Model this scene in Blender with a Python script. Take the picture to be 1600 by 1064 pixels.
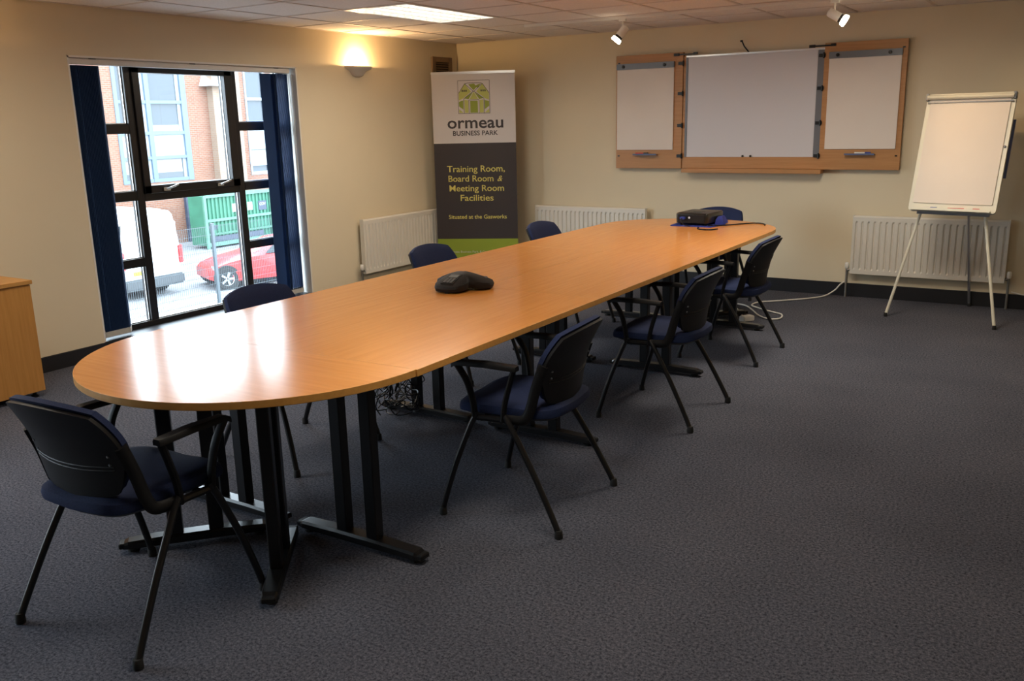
import bpy, math, random
from mathutils import Vector, Matrix, Euler

# ------------------------------------------------------------------ scene, camera, world, light
for o in list(bpy.data.objects):
    bpy.data.objects.remove(o, do_unlink=True)
S = bpy.context.scene
COL = S.collection
random.seed(7)

S.view_settings.view_transform = 'Standard'
S.view_settings.look = 'None'
S.view_settings.gamma = 1.0
S.view_settings.use_curve_mapping = False
S.view_settings.exposure = 0.0
S.cycles.use_denoising = True
S.cycles.max_bounces = 8
S.cycles.diffuse_bounces = 4
S.cycles.transparent_max_bounces = 16
S.cycles.sample_clamp_indirect = 6.0
S.cycles.caustics_reflective = False
S.cycles.caustics_refractive = False

YAW, PITCH, ROLL = -0.56094, 0.23885, -0.02335
CAM = Vector((5.8153, -8.2729, 1.5778))
fw = Vector((math.sin(YAW) * math.cos(PITCH), math.cos(YAW) * math.cos(PITCH), -math.sin(PITCH)))
rt = Vector((math.cos(YAW), -math.sin(YAW), 0.0))
up = rt.cross(fw)
rt2 = math.cos(ROLL) * rt + math.sin(ROLL) * up
up2 = -math.sin(ROLL) * rt + math.cos(ROLL) * up
cd = bpy.data.cameras.new('camera')
cd.sensor_width = 36.0
cd.lens = 1401.4655 / 1600.0 * 36.0
cd.clip_start = 0.05
cd.clip_end = 300
cam = bpy.data.objects.new('camera', cd)
COL.objects.link(cam)
m = Matrix((rt2, up2, -fw)).transposed().to_4x4()
m.translation = CAM
cam.matrix_world = m
S.camera = cam

# overcast sky, the same in every direction
W = bpy.data.worlds.new('overcast_sky')
W.use_nodes = True
bg = W.node_tree.nodes['Background']
bg.inputs['Color'].default_value = (0.74, 0.88, 1.0, 1)
bg.inputs['Strength'].default_value = 15.0
S.world = W

# portals in the real and the added window openings help the renderer find the sky
for yc in (-3.46, -8.15):
    pl = bpy.data.lights.new('window_portal', 'AREA')
    pl.shape = 'RECTANGLE'
    pl.size = 2.1
    pl.size_y = 1.98
    pl.cycles.is_portal = True
    po = bpy.data.objects.new('window_portal', pl)
    po.location = (-0.29, yc, 1.09)
    po.rotation_euler = Euler((math.pi / 2, 0, -math.pi / 2))
    COL.objects.link(po)

FLUOR_FAR, FLUOR_NEAR = 29.0, 19.0       # watts of the ceiling fittings
FLUOR_COL = (1.0, 0.88, 0.71)
SCONCE = 26.0
SPOT = 34.0
WARM = (1.0, 0.62, 0.28)


# ------------------------------------------------------------------ helpers
class MB:
    def __init__(s):
        s.v, s.f, s.mi, s.cur = [], [], [], 0

    def add(s, vs, fs, M=None):
        b = len(s.v)
        for p in vs:
            p = Vector(p)
            s.v.append(tuple(M @ p) if M is not None else tuple(p))
        for f in fs:
            s.f.append(tuple(b + i for i in f))
            s.mi.append(s.cur)
        return s

    def box(s, x0, x1, y0, y1, z0, z1, M=None):
        vs = [(x, y, z) for z in (z0, z1) for y in (y0, y1) for x in (x0, x1)]
        return s.add(vs, [(0, 2, 3, 1), (4, 5, 7, 6), (0, 1, 5, 4), (2, 6, 7, 3), (0, 4, 6, 2), (1, 3, 7, 5)], M)

    def loft(s, rings, cap=True, closed=True, M=None):
        n = len(rings[0])
        vs = [p for r in rings for p in r]
        fs = []
        for k in range(len(rings) - 1):
            for i in range(n if closed else n - 1):
                j = (i + 1) % n
                fs.append((k * n + i, k * n + j, (k + 1) * n + j, (k + 1) * n + i))
        if cap:
            fs.append(tuple(range(n - 1, -1, -1)))
            fs.append(tuple((len(rings) - 1) * n + i for i in range(n)))
        return s.add(vs, fs, M)

    def prism(s, poly, z0, z1, M=None):
        return s.loft([[(x, y, z0) for x, y in poly], [(x, y, z1) for x, y in poly]], M=M)

    def tube(s, pts, r, n=8, M=None, flat=None):
        pts = [Vector(p) for p in pts]
        rings = []
        ref = None
        for i, p in enumerate(pts):
            a = pts[max(i - 1, 0)]
            b = pts[min(i + 1, len(pts) - 1)]
            t = (b - a).normalized()
            if ref is None:
                ref = Vector((0, 0, 1)) if abs(t.z) < 0.9 else Vector((1, 0, 0))
            x = t.cross(ref).normalized()
            y = x.cross(t).normalized()
            ref = y
            rr = r[i] if isinstance(r, (list, tuple)) else r
            fx, fy = flat if flat else (1, 1)
            rings.append([tuple(p + x * (rr * fx * math.cos(2 * math.pi * k / n)) + y * (rr * fy * math.sin(2 * math.pi * k / n))) for k in range(n)])
        return s.loft(rings, M=M)

    def lathe(s, prof, n=20, M=None, cap=True):
        return s.loft([[(r * math.cos(2 * math.pi * k / n), r * math.sin(2 * math.pi * k / n), z) for k in range(n)] for r, z in prof], cap=cap, M=M)

    def mesh(s, name):
        me = bpy.data.meshes.new(name)
        me.from_pydata(s.v, [], s.f)
        me.validate()
        return me

    def build(s, name, mat, parent=None, smooth=False, bevel=0.0, seg=2):
        import bmesh
        me = s.mesh(name)
        mats = mat if isinstance(mat, (list, tuple)) else [mat]
        for k in mats:
            me.materials.append(k)
        if len(mats) > 1:
            for p, i in zip(me.polygons, s.mi):
                p.material_index = i
        b = bmesh.new()
        b.from_mesh(me)
        bmesh.ops.recalc_face_normals(b, faces=b.faces)
        if bevel:
            bmesh.ops.bevel(b, geom=list(b.edges), offset=bevel, segments=seg, affect='EDGES', clamp_overlap=True)
        b.to_mesh(me)
        b.free()
        if smooth:
            for p in me.polygons:
                p.use_smooth = True
            try:
                me.set_sharp_from_angle(angle=math.radians(42))
            except Exception:
                pass
        o = bpy.data.objects.new(name, me)
        COL.objects.link(o)
        if parent is not None:
            o.parent = parent
        return o


def boxo(name, mat, parent, x0, x1, y0, y1, z0, z1, bevel=0.0, M=None):
    return MB().box(x0, x1, y0, y1, z0, z1, M).build(name, mat, parent, bevel=bevel)


def thing(name, label, cat, loc=(0, 0, 0), rz=0.0, group=None):
    o = bpy.data.objects.new(name, None)
    o.empty_display_size = 0.1
    COL.objects.link(o)
    o.location = loc
    o.rotation_euler = (0, 0, rz)
    return tag(o, label, cat, group)


def tag(o, label, cat, group=None):
    o['label'] = label
    o['category'] = cat
    if group:
        o['group'] = group
    return o


def struct(o, label=None):
    o['kind'] = 'structure'
    if label:
        o['label'] = label
    return o


def copy_tree(o, parent=None):
    c = o.copy()
    COL.objects.link(c)
    c.parent = parent
    for ch in list(o.children):
        copy_tree(ch, c)
    return c


def share(o, loc=None, parent=None):
    c = o.copy()
    COL.objects.link(c)
    if parent is not None:
        c.parent = parent
    if loc is not None:
        c.location = loc
    return c


def bez(p0, p1, p2, n=8):
    p0, p1, p2 = Vector(p0), Vector(p1), Vector(p2)
    return [p0 * (1 - t) ** 2 + p1 * 2 * t * (1 - t) + p2 * t * t for t in [i / n for i in range(n + 1)]]


def spline(pts, n=6):
    pts = [Vector(p) for p in pts]
    out = []
    for i in range(len(pts) - 1):
        a, b = pts[i], pts[i + 1]
        pa = pts[i - 1] if i else a
        nb = pts[i + 2] if i + 2 < len(pts) else b
        for k in range(n):
            t = k / n
            out.append(0.5 * ((2 * a) + (b - pa) * t + (2 * pa - 5 * a + 4 * b - nb) * t * t + (3 * a - pa - 3 * b + nb) * t ** 3))
    out.append(pts[-1])
    return out


# ------------------------------------------------------------------ materials
def mat(name, col, rough=0.5, metal=0.0, spec=0.5, noise=None, bump=None, coat=0.0):
    """noise=(scale, amount) varies the colour; bump=(scale, strength, distance)"""
    M = bpy.data.materials.new(name)
    M.use_nodes = True
    nt = M.node_tree
    P = nt.nodes['Principled BSDF']
    P.inputs['Base Color'].default_value = (*col, 1)
    P.inputs['Roughness'].default_value = rough
    P.inputs['Metallic'].default_value = metal
    P.inputs['Specular IOR Level'].default_value = spec
    P.inputs['Coat Weight'].default_value = coat
    tc = nt.nodes.new('ShaderNodeTexCoord')
    if noise:
        n = nt.nodes.new('ShaderNodeTexNoise')
        n.inputs['Scale'].default_value = noise[0]
        n.inputs['Detail'].default_value = 4
        nt.links.new(tc.outputs['Object'], n.inputs['Vector'])
        r = nt.nodes.new('ShaderNodeValToRGB')
        a = noise[1]
        r.color_ramp.elements[0].position = 0.3
        r.color_ramp.elements[1].position = 0.7
        r.color_ramp.elements[0].color = (*[c * (1 - a) for c in col], 1)
        r.color_ramp.elements[1].color = (*[min(1, c * (1 + a)) for c in col], 1)
        nt.links.new(n.outputs['Fac'], r.inputs['Fac'])
        nt.links.new(r.outputs['Color'], P.inputs['Base Color'])
    if bump:
        n2 = nt.nodes.new('ShaderNodeTexNoise')
        n2.inputs['Scale'].default_value = bump[0]
        n2.inputs['Detail'].default_value = 3
        nt.links.new(tc.outputs['Object'], n2.inputs['Vector'])
        b = nt.nodes.new('ShaderNodeBump')
        b.inputs['Strength'].default_value = bump[1]
        b.inputs['Distance'].default_value = bump[2]
        nt.links.new(n2.outputs['Fac'], b.inputs['Height'])
        nt.links.new(b.outputs['Normal'], P.inputs['Normal'])
    return M


def wood(name, c1, c2, axis='y', rough=0.3, spec=0.5, scale=1.0):
    """fine streaks running along the given axis"""
    M = bpy.data.materials.new(name)
    M.use_nodes = True
    nt = M.node_tree
    P = nt.nodes['Principled BSDF']
    tc = nt.nodes.new('ShaderNodeTexCoord')
    mp = nt.nodes.new('ShaderNodeMapping')
    s = {'x': (1.2, 26, 26), 'y': (26, 1.2, 26), 'z': (26, 26, 1.2)}[axis]
    mp.inputs['Scale'].default_value = tuple(k * scale for k in s)
    nt.links.new(tc.outputs['Object'], mp.inputs['Vector'])
    n = nt.nodes.new('ShaderNodeTexNoise')
    n.inputs['Scale'].default_value = 2.2
    n.inputs['Detail'].default_value = 6
    n.inputs['Roughness'].default_value = 0.62
    n.inputs['Distortion'].default_value = 0.25
    nt.links.new(mp.outputs['Vector'], n.inputs['Vector'])
    r = nt.nodes.new('ShaderNodeValToRGB')
    r.color_ramp.elements[0].position = 0.32
    r.color_ramp.elements[1].position = 0.68
    r.color_ramp.elements[0].color = (*c1, 1)
    r.color_ramp.elements[1].color = (*c2, 1)
    nt.links.new(n.outputs['Fac'], r.inputs['Fac'])
    nt.links.new(r.outputs['Color'], P.inputs['Base Color'])
    P.inputs['Roughness'].default_value = rough
    P.inputs['Specular IOR Level'].default_value = spec
    return M


def emis(name, col, strength):
    M = bpy.data.materials.new(name)
    M.use_nodes = True
    nt = M.node_tree
    P = nt.nodes['Principled BSDF']
    P.inputs['Base Color'].default_value = (*col, 1)
    P.inputs['Emission Color'].default_value = (*col, 1)
    P.inputs['Emission Strength'].default_value = strength
    return M


def glass(name):
    M = bpy.data.materials.new(name)
    M.use_nodes = True
    nt = M.node_tree
    nt.nodes.remove(nt.nodes['Principled BSDF'])
    out = nt.nodes['Material Output']
    t = nt.nodes.new('ShaderNodeBsdfTransparent')
    t.inputs['Color'].default_value = (0.97, 0.98, 0.98, 1)
    g = nt.nodes.new('ShaderNodeBsdfGlossy')
    g.inputs['Roughness'].default_value = 0.0
    lw = nt.nodes.new('ShaderNodeLayerWeight')
    pw = nt.nodes.new('ShaderNodeMath')
    pw.operation = 'POWER'
    pw.inputs[1].default_value = 4.0
    nt.links.new(lw.outputs['Facing'], pw.inputs[0])
    fr = nt.nodes.new('ShaderNodeMath')
    fr.operation = 'MULTIPLY_ADD'
    fr.inputs[1].default_value = 0.5
    fr.inputs[2].default_value = 0.03
    nt.links.new(pw.outputs[0], fr.inputs[0])
    mx = nt.nodes.new('ShaderNodeMixShader')
    nt.links.new(fr.outputs[0], mx.inputs['Fac'])
    nt.links.new(t.outputs['BSDF'], mx.inputs[1])
    nt.links.new(g.outputs['BSDF'], mx.inputs[2])
    nt.links.new(mx.outputs['Shader'], out.inputs['Surface'])
    return M


def carpet_mat():
    M = bpy.data.materials.new('carpet')
    M.use_nodes = True
    nt = M.node_tree
    P = nt.nodes['Principled BSDF']
    P.inputs['Roughness'].default_value = 1.0
    P.inputs['Specular IOR Level'].default_value = 0.1
    tc = nt.nodes.new('ShaderNodeTexCoord')
    n = nt.nodes.new('ShaderNodeTexNoise')
    n.inputs['Scale'].default_value = 95
    n.inputs['Detail'].default_value = 4
    n.inputs['Roughness'].default_value = 0.9
    big = nt.nodes.new('ShaderNodeTexNoise')
    big.inputs['Scale'].default_value = 1.3
    big.inputs['Detail'].default_value = 3
    for k in (n, big):
        nt.links.new(tc.outputs['Object'], k.inputs['Vector'])
    r = nt.nodes.new('ShaderNodeValToRGB')
    r.color_ramp.elements[0].position = 0.36
    r.color_ramp.elements[1].position = 0.66
    r.color_ramp.elements[0].color = (0.014, 0.017, 0.027, 1)
    r.color_ramp.elements[1].color = (0.162, 0.170, 0.208, 1)
    nt.links.new(n.outputs['Fac'], r.inputs['Fac'])
    r2 = nt.nodes.new('ShaderNodeValToRGB')
    r2.color_ramp.elements[0].position = 0.3
    r2.color_ramp.elements[1].position = 0.7
    r2.color_ramp.elements[0].color = (0.86, 0.86, 0.88, 1)
    r2.color_ramp.elements[1].color = (1.1, 1.08, 1.08, 1)
    nt.links.new(big.outputs['Fac'], r2.inputs['Fac'])
    mx = nt.nodes.new('ShaderNodeMix')
    mx.data_type = 'RGBA'
    mx.blend_type = 'MULTIPLY'
    mx.inputs[0].default_value = 1.0
    nt.links.new(r.outputs['Color'], mx.inputs[6])
    nt.links.new(r2.outputs['Color'], mx.inputs[7])
    nt.links.new(mx.outputs[2], P.inputs['Base Color'])
    return M


def brick_mat(name, c1, c2, mortar):
    M = bpy.data.materials.new(name)
    M.use_nodes = True
    nt = M.node_tree
    P = nt.nodes['Principled BSDF']
    P.inputs['Roughness'].default_value = 0.9
    tc = nt.nodes.new('ShaderNodeTexCoord')
    sx = nt.nodes.new('ShaderNodeSeparateXYZ')
    nt.links.new(tc.outputs['Object'], sx.inputs[0])
    cx = nt.nodes.new('ShaderNodeCombineXYZ')
    ad = nt.nodes.new('ShaderNodeMath')
    nt.links.new(sx.outputs['X'], ad.inputs[0])
    nt.links.new(sx.outputs['Y'], ad.inputs[1])
    nt.links.new(ad.outputs[0], cx.inputs['X'])
    nt.links.new(sx.outputs['Z'], cx.inputs['Y'])
    b = nt.nodes.new('ShaderNodeTexBrick')
    b.inputs['Scale'].default_value = 1.0
    b.inputs['Brick Width'].default_value = 0.225
    b.inputs['Row Height'].default_value = 0.075
    b.inputs['Mortar Size'].default_value = 0.008
    b.inputs['Color1'].default_value = (*c1, 1)
    b.inputs['Color2'].default_value = (*c2, 1)
    b.inputs['Mortar'].default_value = (*mortar, 1)
    nt.links.new(cx.outputs[0], b.inputs['Vector'])
    nt.links.new(b.outputs['Color'], P.inputs['Base Color'])
    return M


m_wall = mat('cream_wall_paint', (0.75, 0.66, 0.485), 0.75, spec=0.25, noise=(1.5, 0.02), bump=(160, 0.06, 0.002))
m_white = mat('white_paint', (0.80, 0.78, 0.73), 0.5)
m_tile = mat('ceiling_tile', (0.84, 0.78, 0.74), 0.9, spec=0.2, noise=(60, 0.05), bump=(220, 0.15, 0.002))
m_grid = mat('ceiling_grid', (0.66, 0.58, 0.53), 0.55)
m_carpet = carpet_mat()
m_skirt = mat('black_skirting', (0.012, 0.012, 0.015), 0.45)
m_frame = mat('black_aluminium', (0.010, 0.009, 0.010), 0.32)
m_silver = mat('silver_metal', (0.70, 0.70, 0.70), 0.28, metal=1.0)
m_glass = glass('window_glass')
m_blind = mat('navy_blind_fabric', (0.018, 0.045, 0.125), 0.8, spec=0.2, bump=(300, 0.15, 0.001))
m_blindw = mat('blind_weight_plastic', (0.62, 0.60, 0.55), 0.5)
m_top_x = wood('oak_laminate_across', (0.70, 0.270, 0.058), (0.80, 0.335, 0.082), 'x', 0.19, 0.75)
m_top_y = wood('oak_laminate_along', (0.70, 0.270, 0.058), (0.80, 0.335, 0.082), 'y', 0.19, 0.75)
m_edge = wood('oak_edge_band', (0.62, 0.30, 0.07), (0.70, 0.36, 0.09), 'x', 0.4)
m_cab = wood('oak_cabinet', (0.47, 0.215, 0.05), (0.57, 0.28, 0.075), 'z', 0.42)
m_cabtop = wood('oak_cabinet_top', (0.50, 0.24, 0.06), (0.58, 0.30, 0.09), 'y', 0.4)
m_board = wood('beech_board_frame', (0.43, 0.205, 0.070), (0.51, 0.26, 0.10), 'x', 0.45)
m_black = mat('black_steel', (0.009, 0.009, 0.010), 0.30, spec=0.4)
m_plastic = mat('black_plastic', (0.007, 0.007, 0.008), 0.5, spec=0.3, bump=(500, 0.1, 0.0005))
m_fabric = mat('navy_upholstery', (0.014, 0.024, 0.074), 0.85, spec=0.25, noise=(300, 0.25), bump=(600, 0.25, 0.001))
m_rubber = mat('black_rubber', (0.012, 0.012, 0.012), 0.8)
m_rad = mat('radiator_enamel', (0.74, 0.71, 0.64), 0.4)
m_paper = mat('white_paper', (0.80, 0.74, 0.68), 0.8, noise=(3, 0.02))
m_wb = mat('whiteboard_enamel', (0.66, 0.66, 0.70), 0.35)
m_grey = mat('grey_metal', (0.16, 0.17, 0.19), 0.4, metal=0.3)
m_bluegrey = mat('blue_grey_plastic', (0.10, 0.13, 0.24), 0.5)
m_easel = mat('pale_easel_enamel', (0.74, 0.73, 0.62), 0.4)
m_copper = mat('valve_grey', (0.22, 0.21, 0.19), 0.4, metal=0.6)
m_blue = mat('bright_blue_cloth', (0.015, 0.03, 0.26), 0.7)
m_red = mat('red_plastic', (0.55, 0.03, 0.02), 0.4)
m_pblue = mat('blue_plastic', (0.03, 0.06, 0.35), 0.4)
m_cord = mat('white_cable', (0.75, 0.73, 0.68), 0.5)
m_brown = mat('brown_vent_wood', (0.22, 0.14, 0.08), 0.6)
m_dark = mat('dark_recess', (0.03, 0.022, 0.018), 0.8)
m_plaster = mat('sconce_plaster', (0.68, 0.62, 0.54), 0.7)
m_tubeglow = emis('fluorescent_tube', (1.0, 0.97, 0.90), 3.2)
m_louvre = mat('louvre_enamel', (0.82, 0.80, 0.76), 0.35)
m_spotglow = emis('spot_lamp_glow', (1.0, 0.86, 0.62), 14.0)
m_bulb = emis('sconce_bulb', (1.0, 0.74, 0.40), 30.0)

# ------------------------------------------------------------------ room shell
RX, RY, H = 7.4, -10.2, 2.4034
WY0, WY1, WZ0, WZ1 = -4.515, -2.405, 0.095, 2.08      # window opening
fl = boxo('floor', m_carpet, None, 0, RX, RY, 0, -0.12, 0)
struct(fl, 'blue grey flecked office carpet')

wl = MB()
VY0, VY1 = -9.20, -7.10                                # added window, out of view, brings cool daylight onto the near carpet
wl.box(-0.32, 0, RY, VY0, -0.12, H + 0.3).box(-0.32, 0, VY1, WY0, -0.12, H + 0.3)
wl.box(-0.32, 0, VY0, VY1, -0.12, WZ0).box(-0.32, 0, VY0, VY1, WZ1, H + 0.3)
wl.box(-0.32, 0, WY1, 0.2, -0.12, H + 0.3)
wl.box(-0.32, 0, WY0, WY1, -0.12, WZ0).box(-0.32, 0, WY0, WY1, WZ1, H + 0.3)
struct(wl.build('wall_left', m_wall), 'cream painted wall with tall window')
struct(boxo('wall_back', m_wall, None, 0, RX + 0.2, 0, 0.2, -0.12, H + 0.3), 'cream painted wall behind the whiteboard')
struct(boxo('wall_right', m_wall, None, RX, RX + 0.2, RY, 0, -0.12, H + 0.3), 'cream painted side wall')
struct(boxo('wall_front', m_wall, None, -0.32, RX + 0.2, RY - 0.2, RY, -0.12, H + 0.3), 'cream painted wall behind the camera')

# reveal lining, white
rv = MB()
rv.box(-0.16, 0.001, WY1 - 0.012, WY1, WZ0, WZ1).box(-0.16, 0.001, WY0, WY0 + 0.012, WZ0, WZ1)
rv.box(-0.16, 0.001, WY0, WY1, WZ1 - 0.012, WZ1)
struct(rv.build('trim_1', m_white), 'white lining of the window recess')
struct(boxo('trim_2', m_skirt, None, -0.17, 0.012, WY0, WY1, WZ0 - 0.01, WZ0 + 0.012), 'dark low window sill')

# skirting boards
b = MB().box(0, 0.018, RY, -0.02, 0, 0.105)
struct(b.build('baseboard_left', m_skirt, bevel=0.003), 'black skirting board')
b = MB().box(0.0, RX, -0.018, 0, 0, 0.118)
struct(b.build('baseboard_back', m_skirt, bevel=0.003), 'black skirting board')
b = MB().box(RX - 0.018, RX, RY, -0.02, 0, 0.118)
struct(b.build('baseboard_right', m_skirt, bevel=0.003), 'black skirting board')

# suspended ceiling: slab, T-bar grid, single tiles
T, OX = 0.6, 0.503
xs = [0.0] + [OX + T * k for k in range(12) if OX + T * k < RX] + [RX]
ys = [0.0] + [-T * k for k in range(1, 17)] + [RY]
FIX = [(1.103, -3.0), (4.103, -3.0), (1.103, -6.6), (4.103, -6.6)]     # light fittings, two tiles long


def in_fix(x, y):
    return any(fx - 0.01 < x < fx + 0.61 and fy - 0.01 < y < fy + 1.21 for fx, fy in FIX)


cg = MB()
cg.box(0, RX, RY, 0, H + 0.16, H + 0.2)
for x in xs[1:-1]:
    # split bars around the light fittings
    y = 0.0
    for k in range(len(ys) - 1):
        ya, yb = ys[k + 1], ys[k]
        if not (in_fix(x - 0.3, (ya + yb) / 2) and in_fix(x + 0.3, (ya + yb) / 2)):
            cg.box(x - 0.012, x + 0.012, ya, yb, H - 0.002, H + 0.03)
for y in ys[1:-1]:
    for k in range(len(xs) - 1):
        xm = (xs[k] + xs[k + 1]) / 2
        if not (in_fix(xm, y - 0.3) and in_fix(xm, y + 0.3)):
            cg.box(xs[k], xs[k + 1], y - 0.012, y + 0.012, H - 0.002, H + 0.03)
cg.box(0, 0.02, RY, 0, H - 0.002, H + 0.02).box(0, RX, -0.02, 0, H - 0.002, H + 0.02)
ceil = struct(cg.build('ceiling', m_grid), 'suspended ceiling grid')
tile_cache = {}
for i in range(len(xs) - 1):
    for j in range(len(ys) - 1):
        x0, x1, y1, y0 = xs[i], xs[i + 1], ys[j], ys[j + 1]
        xm, ym = (x0 + x1) / 2, (y0 + y1) / 2
        if in_fix(xm, ym):
            continue
        key = (round(x1 - x0, 3), round(y1 - y0, 3))
        if key not in tile_cache:
            hx, hy = key[0] / 2 - 0.005, key[1] / 2 - 0.005
            o = MB().loft([[(-hx, -hy, 0.012), (hx, -hy, 0.012), (hx, hy, 0.012), (-hx, hy, 0.012)],
                           [(-hx, -hy, 0.006), (hx, -hy, 0.006), (hx, hy, 0.006), (-hx, hy, 0.006)],
                           [(-hx + .008, -hy + .008, 0.002), (hx - .008, -hy + .008, 0.002), (hx - .008, hy - .008, 0.002), (-hx + .008, hy - .008, 0.002)]]).build('ceiling_tile', m_tile, ceil)
            tile_cache[key] = o
            o.location = (xm, ym, H)
        else:
            share(tile_cache[key], (xm, ym, H), ceil)

# ------------------------------------------------------------------ window
FX0, FX1 = -0.235, -0.165
ML, MR = (-3.986, -3.872), (-3.075, -2.94)
wf = MB()


def bar(y0, y1, z0, z1, x0=FX0, x1=FX1):
    wf.box(x0, x1, y0, y1, z0, z1)


bar(WY0, WY0 + 0.06, WZ0, WZ1)
bar(WY1 - 0.06, WY1, WZ0, WZ1)
bar(WY0, WY1, 2.038, WZ1)
bar(WY0, WY1, WZ0, 0.148)
bar(ML[0], ML[0] + 0.065, 0.148, 2.038)
bar(MR[1] - 0.065, MR[1], 0.148, 2.038)
for z0, z1 in ((1.558, 1.628), (1.068, 1.138), (0.570, 0.636)):
    bar(WY0 + 0.06, ML[0], z0, z1)
    bar(MR[1], WY1 - 0.06, z0, z1)
bar(ML[0] + 0.065, MR[1] - 0.065, 1.056, 1.115)
win = struct(wf.build('window_1', m_frame, bevel=0.003, seg=1), 'tall black framed window with nine panes')
cf = MB()
cy0, cy1, cz0, cz1 = ML[0] + 0.06, MR[1] - 0.06, 1.112, 2.036
for a in ((cy0, cy0 + 0.058, cz0, cz1), (cy1 - 0.074, cy1, cz0, cz1), (cy0, cy1, cz0, cz0 + 0.06), (cy0, cy1, cz1 - 0.042, cz1)):
    cf.box(FX0 + 0.01, FX1 + 0.018, *a)
cas = cf.build('casement_frame', m_frame, win, bevel=0.003, seg=1)
panes = [(cy0 + 0.05, cy1 - 0.066, cz0 + 0.05, cz1 - 0.035), (ML[0] + 0.06, MR[1] - 0.06, 0.143, 1.06)]
for y0, y1 in ((WY0 + 0.055, ML[0] + 0.004), (MR[1] - 0.004, WY1 - 0.055)):
    for z0, z1 in ((0.143, 0.575), (0.631, 1.073), (1.133, 1.563), (1.623, 2.043)):
        panes.append((y0, y1, z0, z1))
for a in panes:
    boxo('pane', m_glass, win, -0.206, -0.200, *a)
# silver strips imitating the lit frame edge at one side and foot of each pane
for k, (y0, y1, z0, z1) in enumerate(panes):
    gb = MB()
    gb.box(-0.198, -0.190, y1 - 0.012, y1 - 0.003, z0 + 0.006, z1 - 0.006)
    gb.box(-0.198, -0.190, y0 + 0.003, y1 - 0.003, z0 + 0.004, z0 + 0.012)
    gb.build('lit_edge_strip', m_silver, win)
for y in (-3.74, -3.22):
    h = MB()
    h.box(FX1 + 0.018, FX1 + 0.032, y - 0.03, y + 0.03, 1.125, 1.150)
    h.tube(spline([(FX1 + 0.030, y, 1.138), (FX1 + 0.052, y + 0.01, 1.146), (FX1 + 0.060, y + 0.05, 1.158), (FX1 + 0.052, y + 0.09, 1.168)], 4), 0.007, 8)
    h.build('window_handle', m_silver, win, smooth=True)

w2 = MB()  # frame of the added, unseen window that lets in extra daylight
for a in ((VY0, VY0 + 0.06, WZ0, WZ1), (VY1 - 0.06, VY1, WZ0, WZ1), (VY0, VY1, 2.038, WZ1), (VY0, VY1, WZ0, 0.148), (VY0 + 0.53, VY0 + 0.63, WZ0, WZ1), (VY1 - 0.63, VY1 - 0.53, WZ0, WZ1), (VY0, VY1, 1.07, 1.14)):
    w2.box(FX0, FX1, *a)
w2 = struct(w2.build('added_window', m_frame), 'added unseen black framed window for extra daylight')
for y0, y1 in ((VY0 + 0.055, VY0 + 0.535), (VY0 + 0.625, VY1 - 0.625), (VY1 - 0.535, VY1 - 0.055)):
    for z0, z1 in ((0.143, 1.075), (1.135, 2.043)):
        boxo('pane', m_glass, w2, -0.206, -0.200, y0, y1, z0, z1)

# vertical blind, drawn to both sides
vb = thing('vertical_blind', 'navy vertical blind drawn aside on white headrail over window', 'blind', (-0.06, WY0, 0))
boxo('headrail', m_white, vb, -0.025, 0.03, 0.015, WY1 - WY0 - 0.05, 2.026, 2.068, bevel=0.004)
for y in (0.18, 1.02, 1.88):
    boxo('rail_clip', m_grey, vb, -0.01, 0.034, y, y + 0.05, 2.062, 2.075)


def slat_mesh():
    s = MB()
    n = 6
    fr = [(-0.0445 + 0.089 * i / n, 0.006 * (1 - (2 * i / n - 1) ** 2)) for i in range(n + 1)]
    bk = [(x, y - 0.0012) for x, y in reversed(fr)]
    s.prism(fr + bk, 0.165, 2.02)
    return s


slat0 = None


def put_slat(y, ang):
    global slat0
    if slat0 is None:
        slat0 = slat_mesh().build('slat', m_blind, vb, smooth=True)
        w = MB().box(-0.042, 0.042, -0.004, 0.006, 0.128, 0.168)
        w.build('slat_weight', m_blindw, slat0, bevel=0.002, seg=1)
        o = slat0
    else:
        o = copy_tree(slat0, vb)
    o.location = (0.0, y, 0)
    o.rotation_euler = (0, 0, math.radians(ang))


for k in range(19):
    put_slat(0.052 + 0.0115 * k, -41 if k else 48)
for k in range(14):
    put_slat(2.045 - 0.0115 * k, -41)
for y in (1.862, 1.800):
    put_slat(y, 62)
ch = MB()
ch.tube(spline([(0.035, 2.03, 2.02), (0.04, 2.045, 1.4), (0.042, 2.05, 1.0), (0.04, 2.06, 1.35), (0.035, 2.07, 2.02)], 5), 0.003, 6)
ch.build('pull_chain', m_blindw, vb)

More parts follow.
